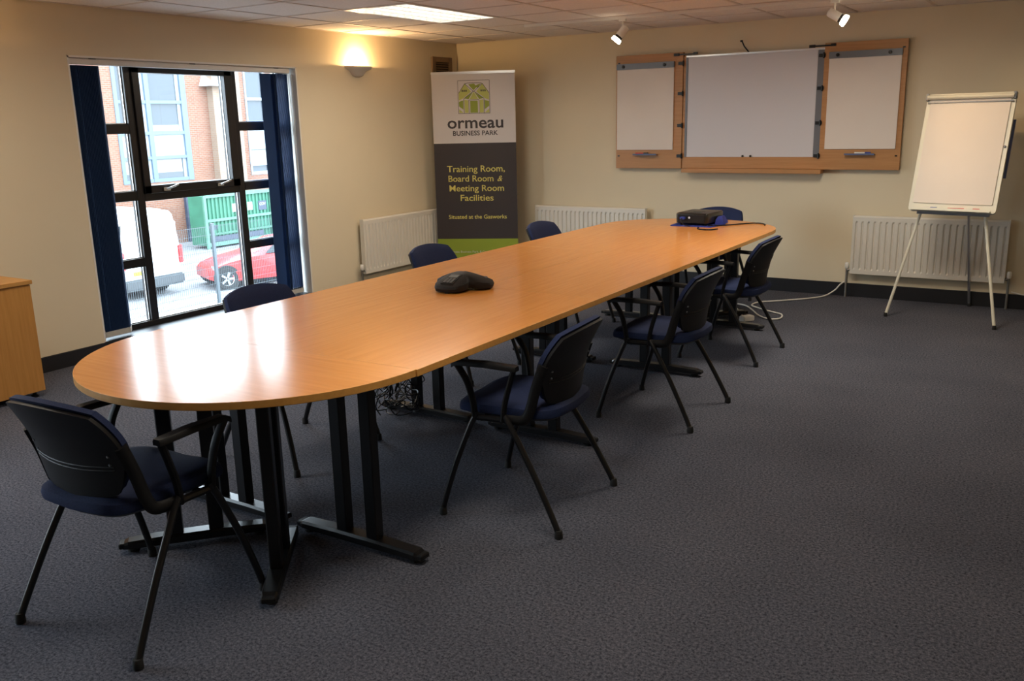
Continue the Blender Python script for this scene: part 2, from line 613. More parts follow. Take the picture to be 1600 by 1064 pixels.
# ------------------------------------------------------------------ fittings on the walls
# ceiling light fittings
def light_fitting(fx, fy, label, watts):
    t = thing('ceiling_light', label, 'ceiling light', (fx, fy, H), 0, 'recessed louvred ceiling lights')
    f = MB()
    f.box(0.004, 0.596, 0.004, 0.03, -0.004, 0.09).box(0.004, 0.596, 1.17, 1.196, -0.004, 0.09)
    f.box(0.004, 0.03, 0.03, 1.17, -0.004, 0.09).box(0.57, 0.596, 0.03, 1.17, -0.004, 0.09)
    f.box(0.004, 0.596, 0.004, 1.196, 0.09, 0.1)
    f.build('housing', m_louvre, t)
    for k in range(4):
        x = 0.03 + 0.54 * (k + 0.5) / 4
        MB().tube([(x, 0.05, 0.06), (x, 1.15, 0.06)], 0.034, 10).build('tube_lamp', m_tubeglow, t, smooth=True)
    for k in range(1, 4):
        x = 0.03 + 0.54 * k / 4
        boxo('louvre_blade', m_louvre, t, x - 0.006, x + 0.006, 0.03, 1.17, -0.002, 0.03)
    for k in range(1, 12):
        y = 0.03 + 1.14 * k / 12
        boxo('louvre_blade', m_louvre, t, 0.03, 0.57, y - 0.002, y + 0.002, 0.002, 0.024)
    L = bpy.data.lights.new('fitting_light', 'AREA')
    L.shape = 'RECTANGLE'
    L.size, L.size_y = 0.54, 1.14
    L.energy = watts
    L.color = FLUOR_COL
    L.spread = math.radians(170)
    o = bpy.data.objects.new('fitting_light', L)
    COL.objects.link(o)
    o.parent = t
    o.location = (0.3, 0.6, -0.008)
    return t


light_fitting(*FIX[0], 'louvred fluorescent ceiling light in the tiles near the wall sconce', FLUOR_FAR - 8)
light_fitting(*FIX[1], 'louvred fluorescent ceiling light over the right side of the room', FLUOR_FAR + 7)
light_fitting(*FIX[2], 'louvred fluorescent ceiling light over the cabinet side', FLUOR_NEAR)
light_fitting(*FIX[3], 'louvred fluorescent ceiling light above the near end of the room', FLUOR_NEAR)


# wall sconces: plaster half bowls throwing light up
def sconce(y, label, watts):
    t = thing('wall_sconce', label, 'wall lamp', (0, y, 2.02), 0, 'plaster uplighter wall lamps')
    prof = [(0.030, 0.0), (0.062, 0.010), (0.080, 0.028), (0.095, 0.046), (0.150, 0.070), (0.158, 0.078), (0.158, 0.092), (0.150, 0.092), (0.140, 0.080), (0.085, 0.060), (0.05, 0.035), (0.02, 0.030)]
    n = 20
    rings = []
    for r, z in prof:
        rings.append([(max(0.001, 0.72 * r * math.sin(math.pi * k / n)), -r * 1.06 * math.cos(math.pi * k / n), z) for k in range(n + 1)])
    s = MB()
    s.loft(rings, cap=False, closed=False)
    s.build('bowl', m_plaster, t, smooth=True)
    boxo('back_plate', m_plaster, t, 0.0, 0.012, -0.06, 0.06, 0.01, 0.075)
    bl = MB()
    bl.tube([(0.05, -0.04, 0.072), (0.05, 0.04, 0.072)], 0.010, 8)
    bl.build('bulb', m_bulb, t, smooth=True)
    L = bpy.data.lights.new('sconce_light', 'POINT')
    L.energy = watts
    L.color = WARM
    L.shadow_soft_size = 0.012
    o = bpy.data.objects.new('sconce_light', L)
    COL.objects.link(o)
    o.parent = t
    o.location = (0.055, 0, 0.088)


sconce(-1.625, 'plaster uplighter glowing on the wall between window and banner', SCONCE)
sconce(-5.55, 'plaster uplighter above the oak cabinet', SCONCE * 0.5)

# vent grille
t = thing('wall_vent', 'brown wooden vent grille high behind the banner corner', 'vent', (0, -0.29, 2.12))
f = MB()
f.box(0, 0.02, -0.175, -0.115, -0.13, 0.135).box(0, 0.02, 0.115, 0.175, -0.13, 0.135)
f.box(0, 0.02, -0.115, 0.115, 0.085, 0.135).box(0, 0.02, -0.115, 0.115, -0.13, -0.085)
f.build('vent_frame', m_brown, t, bevel=0.003)
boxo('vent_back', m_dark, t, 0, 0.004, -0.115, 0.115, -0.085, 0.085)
for k in range(7):
    z = -0.072 + 0.024 * k
    MB().box(-0.008, 0.008, -0.115, 0.115, -0.0015, 0.0015, Matrix.Translation((0.010, 0, z)) @ Matrix.Rotation(0.7, 4, 'Y')).build('vent_slat', m_brown, t)


# panel radiators
def radiator(name, label, loc, rz, length, z0, z1, valves=(1, 1)):
    """front face looks along local -y, the wall is at local y=0, local x runs 0..length"""
    t = thing(name, label, 'radiator', loc, rz, 'white panel radiators')
    n = int(round(length / 0.05))
    p = length / n
    pts = []
    for k in range(n):
        x = k * p
        pts += [(x, -0.082), (x + p * 0.30, -0.082), (x + p * 0.42, -0.070), (x + p * 0.60, -0.070), (x + p * 0.72, -0.082)]
    pts.append((length, -0.082))
    # pressed front sheet: flutes between the plain top and bottom bands
    rows = [(z0, 0), (z0 + 0.035, 0), (z0 + 0.052, 1), (z1 - 0.062, 1), (z1 - 0.045, 0), (z1 - 0.012, 0)]
    rings = [[(x, (y if on else -0.082), z) for x, y in pts] for z, on in rows]
    rings.append([(x, -0.074, z1) for x, y in pts])
    rings.append([(x, -0.050, z1) for x, y in pts])
    s = MB()
    s.loft(rings, cap=False, closed=False)
    s.build('front_panel', m_rad, t)
    boxo('back_panel', m_rad, t, 0, length, -0.062, -0.040, z0, z1 - 0.004)
    boxo('end_cap', m_rad, t, -0.006, 0.0, -0.083, -0.036, z0, z1 + 0.002)
    boxo('end_cap', m_rad, t, length, length + 0.006, -0.083, -0.036, z0, z1 + 0.002)
    for k in range(2):
        x = length * (0.2 + 0.6 * k)
        boxo('bracket', m_rad, t, x - 0.02, x + 0.02, -0.042, -0.003, z0 + 0.04, z1 - 0.06)
    for side, on in zip((0, 1), valves):
        if not on:
            continue
        x = -0.035 if side == 0 else length + 0.035
        v = MB()
        v.tube([(x, -0.06, -0.0), (x, -0.06, z0 + 0.05)], 0.010, 8)
        v.tube([(x, -0.06, z0 + 0.03), (length * side, -0.06, z0 + 0.03)], 0.011, 8)
        v.build('valve_pipe', m_copper, t, smooth=True)
        MB().lathe([(0.014, z0 + 0.04), (0.019, z0 + 0.05), (0.019, z0 + 0.085), (0.013, z0 + 0.095)], 12, Matrix.Translation((x, -0.06, 0))).build('valve_cap', m_white, t, smooth=True)
    return t


radiator('panel_radiator', 'white ribbed radiator on the window wall beside the banner', (0, -1.755, 0), math.pi / 2, 1.20, 0.185, 0.705)
radiator('panel_radiator', 'white ribbed radiator under the wall behind the projector', (1.0, 0, 0), 0, 1.24, 0.20, 0.722, (0, 1))
radiator('panel_radiator', 'white ribbed radiator behind the flipchart easel', (4.20, 0, 0), 0, 1.19, 0.215, 0.722)

# ------------------------------------------------------------------ whiteboard cabinet with folded-out wings
t = thing('whiteboard_cabinet', 'wooden wall whiteboard cabinet with two opened paper-pad wings', 'whiteboard', (0, 0, 1.10))
f = MB()
f.box(2.605, 3.90, -0.060, 0, 0.015, 0.120)
f.box(2.605, 2.640, -0.060, 0, 0.12, 1.03).box(3.868, 3.90, -0.060, 0, 0.12, 1.03)
f.box(2.605, 3.90, -0.04, 0, 1.0, 1.03)
f.build('cabinet_frame', m_board, t, bevel=0.002, seg=1)
boxo('whiteboard_panel', m_wb, t, 2.640, 3.815, -0.058, -0.02, 0.120, 1.022, bevel=0.002)
boxo('side_rail', m_grey, t, 3.815, 3.868, -0.056, -0.02, 0.120, 1.02)
boxo('side_rail', m_grey, t, 2.628, 2.646, -0.064, -0.02, 0.120, 1.02)
boxo('top_rail', m_silver, t, 2.63, 3.87, -0.066, -0.03, 1.018, 1.034)
boxo('pen_shelf', m_board, t, 2.625, 3.905, -0.13, 0, -0.022, 0.015, bevel=0.002)
for x in (3.19, 3.262):
    MB().lathe([(0.010, 0), (0.010, 0.008), (0.006, 0.011)], 10, Matrix.Translation((x, -0.06, 0.128)) @ Matrix.Rotation(math.pi / 2, 4, 'X')).build('shelf_catch', m_black, t)
st = MB()
st.tube([(3.21, -0.045, 1.03), (3.165, -0.05, 1.085), (3.14, -0.05, 1.135)], 0.006, 8)
st.box(3.128, 3.150, -0.056, -0.044, 1.125, 1.140)
st.build('screen_hook', m_black, t)
for nm, x0, x1, hx in (('left', 1.920, 2.600, 1), ('right', 3.870, 4.530, -1)):
    wing = boxo('wing_panel', m_board, t, x0, x1, -0.065, -0.030, 0.012, 1.068, bevel=0.002)
    pw = (x0 + 0.016, x1 - 0.085) if hx == 1 else (x0 + 0.045, x1 - 0.040)
    boxo('paper_pad', m_paper, wing, pw[0], pw[1], -0.078, -0.065, 0.188, 0.940)
    boxo('pad_clamp', m_grey, wing, pw[0] - 0.004, pw[1] + 0.004, -0.088, -0.065, 0.938, 0.992, bevel=0.003)
    for kx in (pw[0] + 0.07, pw[1] - 0.09):
        MB().lathe([(0.014, 0), (0.014, 0.012), (0.009, 0.016)], 12, Matrix.Translation((kx, -0.088, 0.965)) @ Matrix.Rotation(math.pi / 2, 4, 'X')).build('clamp_knob', m_black, wing)
    tx = 2.12 if hx == 1 else 4.09
    tr = MB()
    tr.box(tx, tx + 0.245, -0.115, -0.065, 0.138, 0.143).box(tx, tx + 0.245, -0.117, -0.113, 0.138, 0.152)
    tr.build('pen_tray', m_bluegrey, wing)
    for z in (0.13, 0.41, 0.70, 0.97):
        hxx = x1 if hx == 1 else x0
        hg = MB()
        hg.box(hxx - 0.045, hxx + 0.010, -0.074, -0.066, z - 0.014, z + 0.014)
        hg.tube([(hxx + 0.004 * hx, -0.074, z - 0.024), (hxx + 0.004 * hx, -0.074, z + 0.024)], 0.008, 8)
        hg.build('hinge', m_black, wing)
    a0 = (x1 - 0.09, x1 + 0.14) if hx == 1 else (x0 - 0.13, x0 + 0.09)
    ar = MB()
    ar.box(a0[0], a0[1], -0.072, -0.066, 1.042, 1.054)
    ar.box(a0[0], a0[0] + 0.05, -0.078, -0.064, 1.036, 1.060)
    ar.box(a0[1] - 0.04, a0[1], -0.078, -0.064, 1.040, 1.062)
    ar.build('stay_arm', m_black, wing)
    for cz in (0.13, 1.0):
        cxx = x0 + 0.03 if hx == 1 else x1 - 0.03
        MB().box(cxx - 0.01, cxx + 0.01, -0.068, -0.065, cz - 0.006, cz + 0.006).build('wing_catch', m_black, wing)


def marker(label, loc, rz, cap, body=m_white):
    t = thing('marker_pen', label, 'marker pen', loc, rz)
    MB().tube([(0, 0, 0), (0.085, 0, 0)], 0.009, 10).build('barrel', body, t, smooth=True)
    MB().tube([(0.085, 0, 0), (0.130, 0, 0)], 0.010, 10).build('pen_cap', cap, t, smooth=True)


marker('red marker pen on the tray of the board wing nearest the banner', (2.14, -0.088, 1.253), 0.0, m_black, m_red)
marker('white marker pen with blue cap on the board wing nearest the easel', (4.17, -0.088, 1.253), 0.0, m_pblue)

# ------------------------------------------------------------------ track lighting
t = thing('light_track', 'white ceiling lighting track in front of the whiteboard', 'track light', (0, -1.17, H))
boxo('track_rail', m_white, t, 1.56, 4.95, -0.017, 0.017, -0.024, 0.0, bevel=0.002)


def spot(x, aim, label):
    t = thing('track_spotlight', label, 'spotlight', (x, -1.17, H - 0.024), 0, 'spotlights on the ceiling track')
    boxo('adapter', m_white, t, -0.03, 0.03, -0.015, 0.015, -0.018, 0)
    MB().tube([(0, 0, -0.018), (0, 0, -0.072)], 0.007, 8).build('stem', m_white, t)
    d = Vector(aim).normalized()
    c = Vector((0, 0, -0.098))
    q = d.to_track_quat('-Z', 'Y').to_matrix().to_4x4()
    M = Matrix.Translation(c) @ q
    MB().lathe([(0.014, 0.052), (0.030, 0.045), (0.033, 0.03), (0.033, -0.045), (0.030, -0.045)], 20, M).build('lamp_housing', m_white, t, smooth=True)
    MB().lathe([(0.0325, -0.045), (0.0325, -0.066), (0.030, -0.066)], 20, M, cap=False).build('lamp_collar', m_black, t, smooth=True)
    MB().lathe([(0.030, -0.062), (0.040, -0.072), (0.043, -0.092), (0.040, -0.098)], 20, M).build('reflector_lamp', m_spotglow, t, smooth=True)
    L = bpy.data.lights.new('spot_light', 'SPOT')
    L.energy = SPOT
    L.color = (1.0, 0.66, 0.34)
    L.spot_size = math.radians(95)
    L.spot_blend = 0.7
    L.shadow_soft_size = 0.035
    o = bpy.data.objects.new('spot_light', L)
    COL.objects.link(o)
    o.parent = t
    o.matrix_local = Matrix.Translation(c + d * 0.11) @ q


spot(2.50, (-0.55, -0.25, -0.75), 'track spotlight tilted down toward the banner')
spot(4.185, (0.85, 0.12, -0.52), 'track spotlight tilted down toward the flipchart easel')

# ------------------------------------------------------------------ conference table
ZT, TT = 0.755, 0.026
XL, XR = 2.556, 3.948
XC = (XL + XR) / 2
Y1, L1 = -5.920, 1.4293


def t_base(parent, cx, cy, ang, ln=0.60):
    """foot bar with two posts and a bracket under the top"""
    M = Matrix.Translation((cx, cy, 0)) @ Matrix.Rotation(ang, 4, 'Z')
    h = ln / 2
    f = MB()
    sec = lambda x, w, z: [(x, -w, 0.018), (x, w, 0.018), (x, w * 1.0, z * 0.8), (x, w * 0.8, z), (x, -w * 0.8, z), (x, -w, z * 0.8)]
    f.loft([sec(-h, 0.024, 0.038), sec(-h + 0.02, 0.030, 0.046), sec(-0.1, 0.031, 0.052), sec(0.1, 0.031, 0.052), sec(h - 0.02, 0.030, 0.046), sec(h, 0.024, 0.038)], M=M)
    leg = f.build('leg', m_black, parent)
    for x in (-0.075, 0.075):
        MB().box(x - 0.027, x + 0.027, -0.022, 0.022, 0.050, ZT - TT - 0.03, M).build('post', m_black, leg, bevel=0.004, seg=1)
    MB().box(-0.24, 0.24, -0.030, 0.030, ZT - TT - 0.032, ZT - TT - 0.001, M).build('top_bracket', m_black, leg, bevel=0.003, seg=1)
    for x in (-h + 0.035, h - 0.035):
        MB().lathe([(0.022, 0), (0.022, 0.008), (0.010, 0.010), (0.010, 0.020)], 12, M @ Matrix.Translation((x, 0, 0))).build('glide', m_rubber, leg)
    for x in (-h, h):
        sg = 1 if x > 0 else -1
        MB().box(x - 0.012, x + 0.012, -0.025, 0.025, 0.018, 0.040, M @ Matrix.Translation((sg * 0.004, 0, 0))).build('end_cap', m_plastic, leg, bevel=0.004, seg=1)


def tabletop(name, poly, mtop, parent):
    """laminate slab with a lighter edge band"""
    n = len(poly)
    s = MB()
    cx = sum(p[0] for p in poly) / n
    cy = sum(p[1] for p in poly) / n

    def ring(z, ins):
        out = []
        for i in range(n):
            a, b, c = Vector(poly[i - 1]), Vector(poly[i]), Vector(poly[(i + 1) % n])
            e1, e2 = (b - a).normalized(), (c - b).normalized()
            n1, n2 = Vector((-e1.y, e1.x)), Vector((-e2.y, e2.x))
            k = (n1 + n2)
            k = k / max(0.3, k.dot(n1)) if k.length > 1e-6 else n1
            p = b + k * ins
            out.append((p.x, p.y, z))
        return out
    rings = [ring(ZT - TT, 0.002), ring(ZT - TT + 0.002, 0), ring(ZT - 0.0015, 0), ring(ZT - 0.0004, 0.0003), ring(ZT, 0.0009)]
    s.cur = 1
    for k in range(4):
        s.loft([rings[k], rings[k + 1]], cap=False)
    s.cur = 0
    s.add(rings[4], [tuple(range(n))])
    s.add(list(reversed(rings[0])), [tuple(range(n))])
    return s.build(name, [mtop, m_edge], parent)


def d_poly(yc, ry, sgn, rx):
    pts = []
    n = 40
    for i in range(n + 1):
        a = math.pi * i / n
        pts.append((XC - sgn * rx * math.cos(a) * -1 * -1, yc + sgn * ry * math.sin(a)))
    return pts


G = 0.0009
grp = 'oak conference table sections'
# near D end
t = thing('table_end_section', 'semicircular oak table end nearest the camera with black legs', 'table', (0, 0, 0), 0, grp)
poly = [(XC - 0.690 * math.cos(math.pi * i / 44), Y1 - G - 0.705 * math.sin(math.pi * i / 44)) for i in range(45)]
tabletop('tabletop', poly, m_top_x, t)
t_base(t, XC - 0.235, Y1 - 0.262, math.atan2(0.40, 0.36), 0.54)
t_base(t, XC + 0.225, Y1 - 0.262, math.atan2(0.42, -0.32), 0.54)
# square section next to it
t = thing('table_section', 'square oak table section between round end and conference phone', 'table', (0, 0, 0), 0, grp)
tabletop('tabletop', [(XL, Y1), (XR, Y1), (XR, Y1 + L1 - G), (XL, Y1 + L1 - G)], m_top_y, t)
for x in (2.90, 3.605):
    t_base(t, x, Y1 + 0.03, 0)
# two long halves
t = thing('table_section', 'narrow oak table section on the window side past the phone', 'table', (0, 0, 0), 0, grp)
tabletop('tabletop', [(XL, Y1 + L1 + G), (XC - 0.002, Y1 + L1 + G), (XC - 0.002, Y1 + 2 * L1 - G), (XL, Y1 + 2 * L1 - G)], m_top_y, t)
t_base(t, 2.88, Y1 + L1 + 0.0, 0)
t_base(t, 2.88, Y1 + 2 * L1 - 0.01, 0)
t = thing('table_section', 'narrow oak table section on the open-floor side past the phone', 'table', (0, 0, 0), 0, grp)
tabletop('tabletop', [(XC + 0.002, Y1 + L1 + G), (XR, Y1 + L1 + G), (XR, Y1 + 2 * L1 - G), (XC + 0.002, Y1 + 2 * L1 - G)], m_top_y, t)
t_base(t, 3.605, Y1 + L1 + 0.0, 0)
t_base(t, 3.63, Y1 + 2 * L1 - 0.01, 0)
# square section before far end
t = thing('table_section', 'square oak table section just before the projector', 'table', (0, 0, 0), 0, grp)
tabletop('tabletop', [(XL, Y1 + 2 * L1 + G), (XR, Y1 + 2 * L1 + G), (XR, Y1 + 3 * L1 - G), (XL, Y1 + 3 * L1 - G)], m_top_y, t)
for x in (2.88, 3.60):
    t_base(t, x, Y1 + 3 * L1 - 0.04, 0)
# far D end
t = thing('table_end_section', 'rounded oak table end under the projector', 'table', (0, 0, 0), 0, grp)
YF = Y1 + 3 * L1
poly = [(XC + 0.690 * math.cos(math.pi * i / 44), YF + G + 0.60 * math.sin(math.pi * i / 44)) for i in range(45)]
tabletop('tabletop', poly, m_top_x, t)
t_base(t, XC - 0.20, YF + 0.27, math.atan2(-0.36, 0.36), 0.48)
t_base(t, XC + 0.20, YF + 0.27, math.atan2(0.36, 0.36), 0.48)


# ------------------------------------------------------------------ chairs
def make_chair(label):
    """faces local +y; the origin is on the floor at the middle of the four feet"""
    t = thing('conference_chair', label, 'chair', (0, 0, 0), 0, 'navy armchairs around the table')
    # seat cushion
    def outline(ins, n=40):
        pts = []
        for i in range(n):
            a = 2 * math.pi * i / n
            c, s_ = math.cos(a), math.sin(a)
            e = 0.42
            x = math.copysign(abs(c) ** e, c)
            y = math.copysign(abs(s_) ** e, s_)
            hw = 0.232 - 0.022 * (1 - (y + 1) / 2) - ins
            pts.append((x * hw, 0.020 + y * (0.235 - ins)))
        return pts

    def zs(x, y, z):
        return z - 1.1 * max(0.0, y - 0.13) ** 2 - 0.18 * max(0, 0.10 - abs(x)) * 0.3 + 0.25 * max(0, -y - 0.1) ** 2
    s = MB()
    s.loft([[(x, y, zs(x, y, z)) for x, y in outline(i)] for z, i in ((0.440, 0.012), (0.446, 0.002), (0.462, 0.0), (0.478, 0.004), (0.487, 0.018), (0.491, 0.05), (0.490, 0.12))])
    s.build('seat', m_fabric, t, smooth=True)
    s = MB()
    s.loft([[(x, y, zs(x, y, z)) for x, y in outline(i)] for z, i in ((0.418, 0.07), (0.424, 0.035), (0.441, 0.012), (0.444, 0.02))])
    s.build('seat_pan', m_plastic, t, smooth=True)

    # backrest
    def back(off, th, grow, z0, z1, name, m_, rim=0.4):
        N = 16
        rows_f, rows_b = [], []
        def pos(a, b, d):
            k = 0.62
            u = a * math.sqrt(max(0, 1 - k * b * b / 2))
            v = b * math.sqrt(max(0, 1 - k * a * a / 2))
            tt = (v + 1) / 2
            hw = 0.202 + 0.036 * tt + grow
            z = z0 - grow + (z1 - z0 + 2 * grow) * tt
            y = -0.178 - 0.085 * tt - 0.035 * max(0, tt - 0.55) + 0.045 * u * u - 0.018 * math.sin(math.pi * tt) * -1
            nx = Vector((-0.2 * u, 1.0, 0.25)).normalized()
            p = Vector((u * hw, y, z)) + nx * d
            return tuple(p)
        s = MB()
        gf, gb = [], []
        for j in range(N + 1):
            for i in range(N + 1):
                a, b = -1 + 2 * i / N, -1 + 2 * j / N
                edge = max(abs(a), abs(b))
                puff = th * (1 - rim * edge ** 6)
                gf.append(pos(a, b, off + puff))
                gb.append(pos(a, b, off))
        q = lambda i, j: j * (N + 1) + i
        fs = []
        base = len(gf)
        for j in range(N):
            for i in range(N):
                fs.append((q(i, j), q(i + 1, j), q(i + 1, j + 1), q(i, j + 1)))
                fs.append((base + q(i, j), base + q(i, j + 1), base + q(i + 1, j + 1), base + q(i + 1, j)))
        for i in range(N):
            fs.append((q(i, 0), base + q(i, 0), base + q(i + 1, 0), q(i + 1, 0)))
            fs.append((q(i, N), q(i + 1, N), base + q(i + 1, N), base + q(i, N)))
            fs.append((q(0, i), q(0, i + 1), base + q(0, i + 1), base + q(0, i)))
            fs.append((q(N, i), base + q(N, i), base + q(N, i + 1), q(N, i + 1)))
        s.add(gf + gb, fs)
        return s.build(name, m_, t, smooth=True), pos
    back(0.0, 0.034, 0.0, 0.488, 0.812, 'backrest', m_fabric)
    shell, pos = back(-0.013, 0.014, -0.002, 0.478, 0.806, 'back_shell', m_plastic, 0.1)
    for b in (-0.28, -0.36):
        MB().tube([pos(-0.86 + 1.72 * i / 10, b, -0.0135) for i in range(11)], 0.0025, 6).build('shell_ridge', m_plastic, shell)
    for sx in (-1, 1):
        # legs
        fl_ = [Vector((sx * 0.244, 0.118, 0.452)), Vector((sx * 0.252, 0.150, 0.385)), Vector((sx * 0.268, 0.212, 0.225)), Vector((sx * 0.283, 0.262, 0.06)), Vector((sx * 0.286, 0.272, 0.012))]
        rl_ = [Vector((sx * 0.244, -0.005, 0.455)), Vector((sx * 0.252, -0.045, 0.400)), Vector((sx * 0.268, -0.142, 0.240)), Vector((sx * 0.284, -0.238, 0.06)), Vector((sx * 0.288, -0.258, 0.012))]
        for path in (fl_, rl_):
            lg = MB().tube(spline(path, 5), 0.0125, 10).build('leg', m_black, t, smooth=True)
            e = path[-1]
            MB().lathe([(0.016, 0.0), (0.017, 0.006), (0.015, 0.030), (0.013, 0.034)], 10, Matrix.Translation((e.x, e.y, 0))).build('rubber_foot', m_rubber, lg, smooth=True)
        # arm: front post, rear post, pad
        a = MB()
        a.tube(spline([(sx * 0.244, 0.128, 0.430), (sx * 0.250, 0.132, 0.50), (sx * 0.256, 0.152, 0.580), (sx * 0.258, 0.190, 0.640), (sx * 0.258, 0.198, 0.650)], 5), 0.0125, 8, flat=(1.0, 1.25))
        a.tube(spline([(sx * 0.244, 0.000, 0.430), (sx * 0.250, -0.012, 0.50), (sx * 0.256, -0.040, 0.590), (sx * 0.258, -0.060, 0.650)], 5), 0.0115, 8, flat=(1.0, 1.25))
        a.build('arm_frame', m_plastic, t, smooth=True)
        p = MB()
        sec = lambda y, w, z: [(sx * 0.258 - w, y, z - 0.010), (sx * 0.258 + w, y, z - 0.010), (sx * 0.258 + w * 1.02, y, z + 0.002), (sx * 0.258 + w * 0.75, y, z + 0.010), (sx * 0.258 - w * 0.75, y, z + 0.010), (sx * 0.258 - w * 1.02, y, z + 0.002)]
        p.loft([sec(-0.075, 0.016, 0.656), sec(-0.065, 0.021, 0.657), (sec(0.06, 0.023, 0.661)), sec(0.19, 0.020, 0.657), sec(0.214, 0.016, 0.645)])
        p.build('armrest', m_plastic, t, smooth=True)
        # bracket carrying the back
        b = MB()
        b.tube(spline([(sx * 0.236, -0.010, 0.436), (sx * 0.232, -0.080, 0.440), (sx * 0.226, -0.108, 0.475), (sx * 0.222, -0.138, 0.580), (sx * 0.220, -0.170, 0.668)], 5), [0.014] * 21, 8, flat=(0.8, 1.5))
        b.build('back_bracket', m_plastic, t, smooth=True)
        for b_ in (-0.22, -0.02):
            MB().lathe([(0.005, -0.003), (0.004, 0.003)], 8, Matrix.Translation(pos(sx * 0.80, b_, -0.0135)) @ Matrix.Rotation(math.pi / 2, 4, 'X')).build('bolt', m_grey, t)
        # side rail under the seat
        MB().tube([(sx * 0.240, 0.135, 0.430), (sx * 0.240, -0.02, 0.434)], 0.013, 8).build('side_rail', m_black, t, smooth=True)
    for y in (0.10, 0.01):
        MB().tube([(-0.24, y, 0.425), (0.24, y, 0.425)], 0.010, 8).build('cross_bar', m_black, t, smooth=True)
    return t


R = math.radians
chairs = [
    ((3.262, -6.607), 3.0, 'navy armchair at the round table end nearest the camera'),
    ((3.970, -5.200), 94.0, 'navy armchair on the open-floor side, closest to the round end'),
    ((3.998, -3.790), 89.5, 'navy armchair on the open-floor side, middle of three'),
    ((3.918, -2.402), 89.0, 'navy armchair on the open-floor side, nearest the white cable'),
    ((2.615, -5.215), -91.0, 'navy armchair on the window side, its back against the window view'),
    ((2.500, -3.625), -90.0, 'navy armchair on the window side, its back before the radiator'),
    ((2.500, -2.175), -90.0, 'navy armchair on the window side just past the banner'),
    ((3.185, -0.850), 180.0, 'navy armchair at the far end behind the projector'),
]
base_chair = None
for (x, y), a, lab in chairs:
    if base_chair is None:
        base_chair = c = make_chair(lab)
    else:
        c = copy_tree(base_chair)
        c['label'] = lab
    c.location = (x, y, 0)
    c.rotation_euler = (0, 0, R(a))

# ------------------------------------------------------------------ banner
def text_mesh(body, size, parent, x, z, matl, y=-0.0022, bold=0.0, align='CENTER', shear=0.0, name='lettering', space=1.0, width=None):
    cu = bpy.data.curves.new(name, 'FONT')
    cu.body = body
    cu.size = size
    cu.align_x = align
    cu.offset = bold
    cu.shear = shear
    cu.space_character = space
    cu.resolution_u = 3
    tmp = bpy.data.objects.new('tmp_text', cu)
    COL.objects.link(tmp)
    dg = bpy.context.evaluated_depsgraph_get()
    dg.update()
    me = bpy.data.meshes.new_from_object(tmp.evaluated_get(dg))
    me.name = name
    bpy.data.objects.remove(tmp, do_unlink=True)
    k = 1.0
    if width:
        w = max(v.co.x for v in me.vertices) - min(v.co.x for v in me.vertices)
        k = width / w
    for v in me.vertices:
        v.co = Vector((v.co.x * k, 0, v.co.y))
    me.materials.clear()
    me.materials.append(matl)
    o = bpy.data.objects.new(name, me)
    COL.objects.link(o)
    o.parent = parent
    o.location = (x, y, z)
    return o


m_bwhite = mat('banner_white_print', (0.66, 0.63, 0.63), 0.45)
m_bdark = mat('banner_charcoal_print', (0.040, 0.034, 0.036), 0.45)
m_bgreen = mat('banner_lime_print', (0.27, 0.36, 0.035), 0.45)
m_byel = mat('banner_yellow_print', (0.68, 0.62, 0.16), 0.5)
m_btext = mat('banner_text_charcoal', (0.045, 0.038, 0.040), 0.5)
m_lime = mat('logo_lime', (0.48, 0.52, 0.13), 0.5)
m_olive = mat('logo_olive', (0.26, 0.33, 0.03), 0.5)

bl, br = Vector((0.16, -0.69, 0)), Vector((0.935, -0.34, 0))
mid = (bl + br) / 2
bw = (br - bl).length / 2
bang = math.atan2(br.y - bl.y, br.x - bl.x)
t = thing('roller_banner', 'pull-up banner reading ormeau business park in the room corner', 'banner', mid, bang)
p = MB()
for k, (z0, z1) in enumerate(((1.378, 2.060), (0.400, 1.378), (0.09, 0.400))):
    p.cur = k
    p.box(-bw, bw, -0.001, 0.001, z0, z1)
sheet = p.build('printed_sheet', [m_bwhite, m_bdark, m_bgreen], t)
boxo('top_rail', m_silver, t, -bw - 0.003, bw + 0.003, -0.008, 0.008, 2.056, 2.082, bevel=0.003)
cs = MB()
cs.loft([[(x, -0.085, 0.012), (x, 0.085, 0.012), (x, 0.085, 0.05), (x, 0.05, 0.09), (x, -0.02, 0.098), (x, -0.07, 0.07)] for x in (-bw - 0.012, bw + 0.012)])
cs.build('cassette_base', m_silver, t, bevel=0.004)
MB().tube([(0, 0.03, 0.06), (0, 0.022, 2.07)], 0.009, 8).build('support_pole', m_silver, t)
for x in (-0.28, 0.28):
    boxo('foot', m_plastic, t, x - 0.02, x + 0.02, -0.16, 0.16, 0, 0.014, bevel=0.003)
text_mesh('ormeau', 0.165, sheet, 0.015, 1.528, m_btext, bold=0.0028, width=0.575)
text_mesh('BUSINESS PARK', 0.066, sheet, 0.008, 1.455, m_btext, bold=0.0012, width=0.465)
for k, (s_, w) in enumerate((('Training Room,', 0.60), ('Board Room', 0.47), ('Meeting Room', 0.57), ('Facilities', 0.345))):
    z = 1.090 - 0.0985 * k
    x = {0: 0.005, 1: -0.052, 2: 0.005, 3: 0.005}[k]
    text_mesh(s_, 0.090, sheet, x, z, m_byel, bold=0.0006, width=w)
text_mesh('&', 0.082, sheet, 0.245, 0.992, m_byel, shear=0.35, width=0.052)
text_mesh('Situated at the Gasworks', 0.058, sheet, 0.008, 0.610, m_byel, bold=0.0005, width=0.61)
text_mesh('Ormeau Business Park, 8 Cromac Avenue', 0.030, sheet, -0.02, 0.255, m_bwhite, width=0.58)


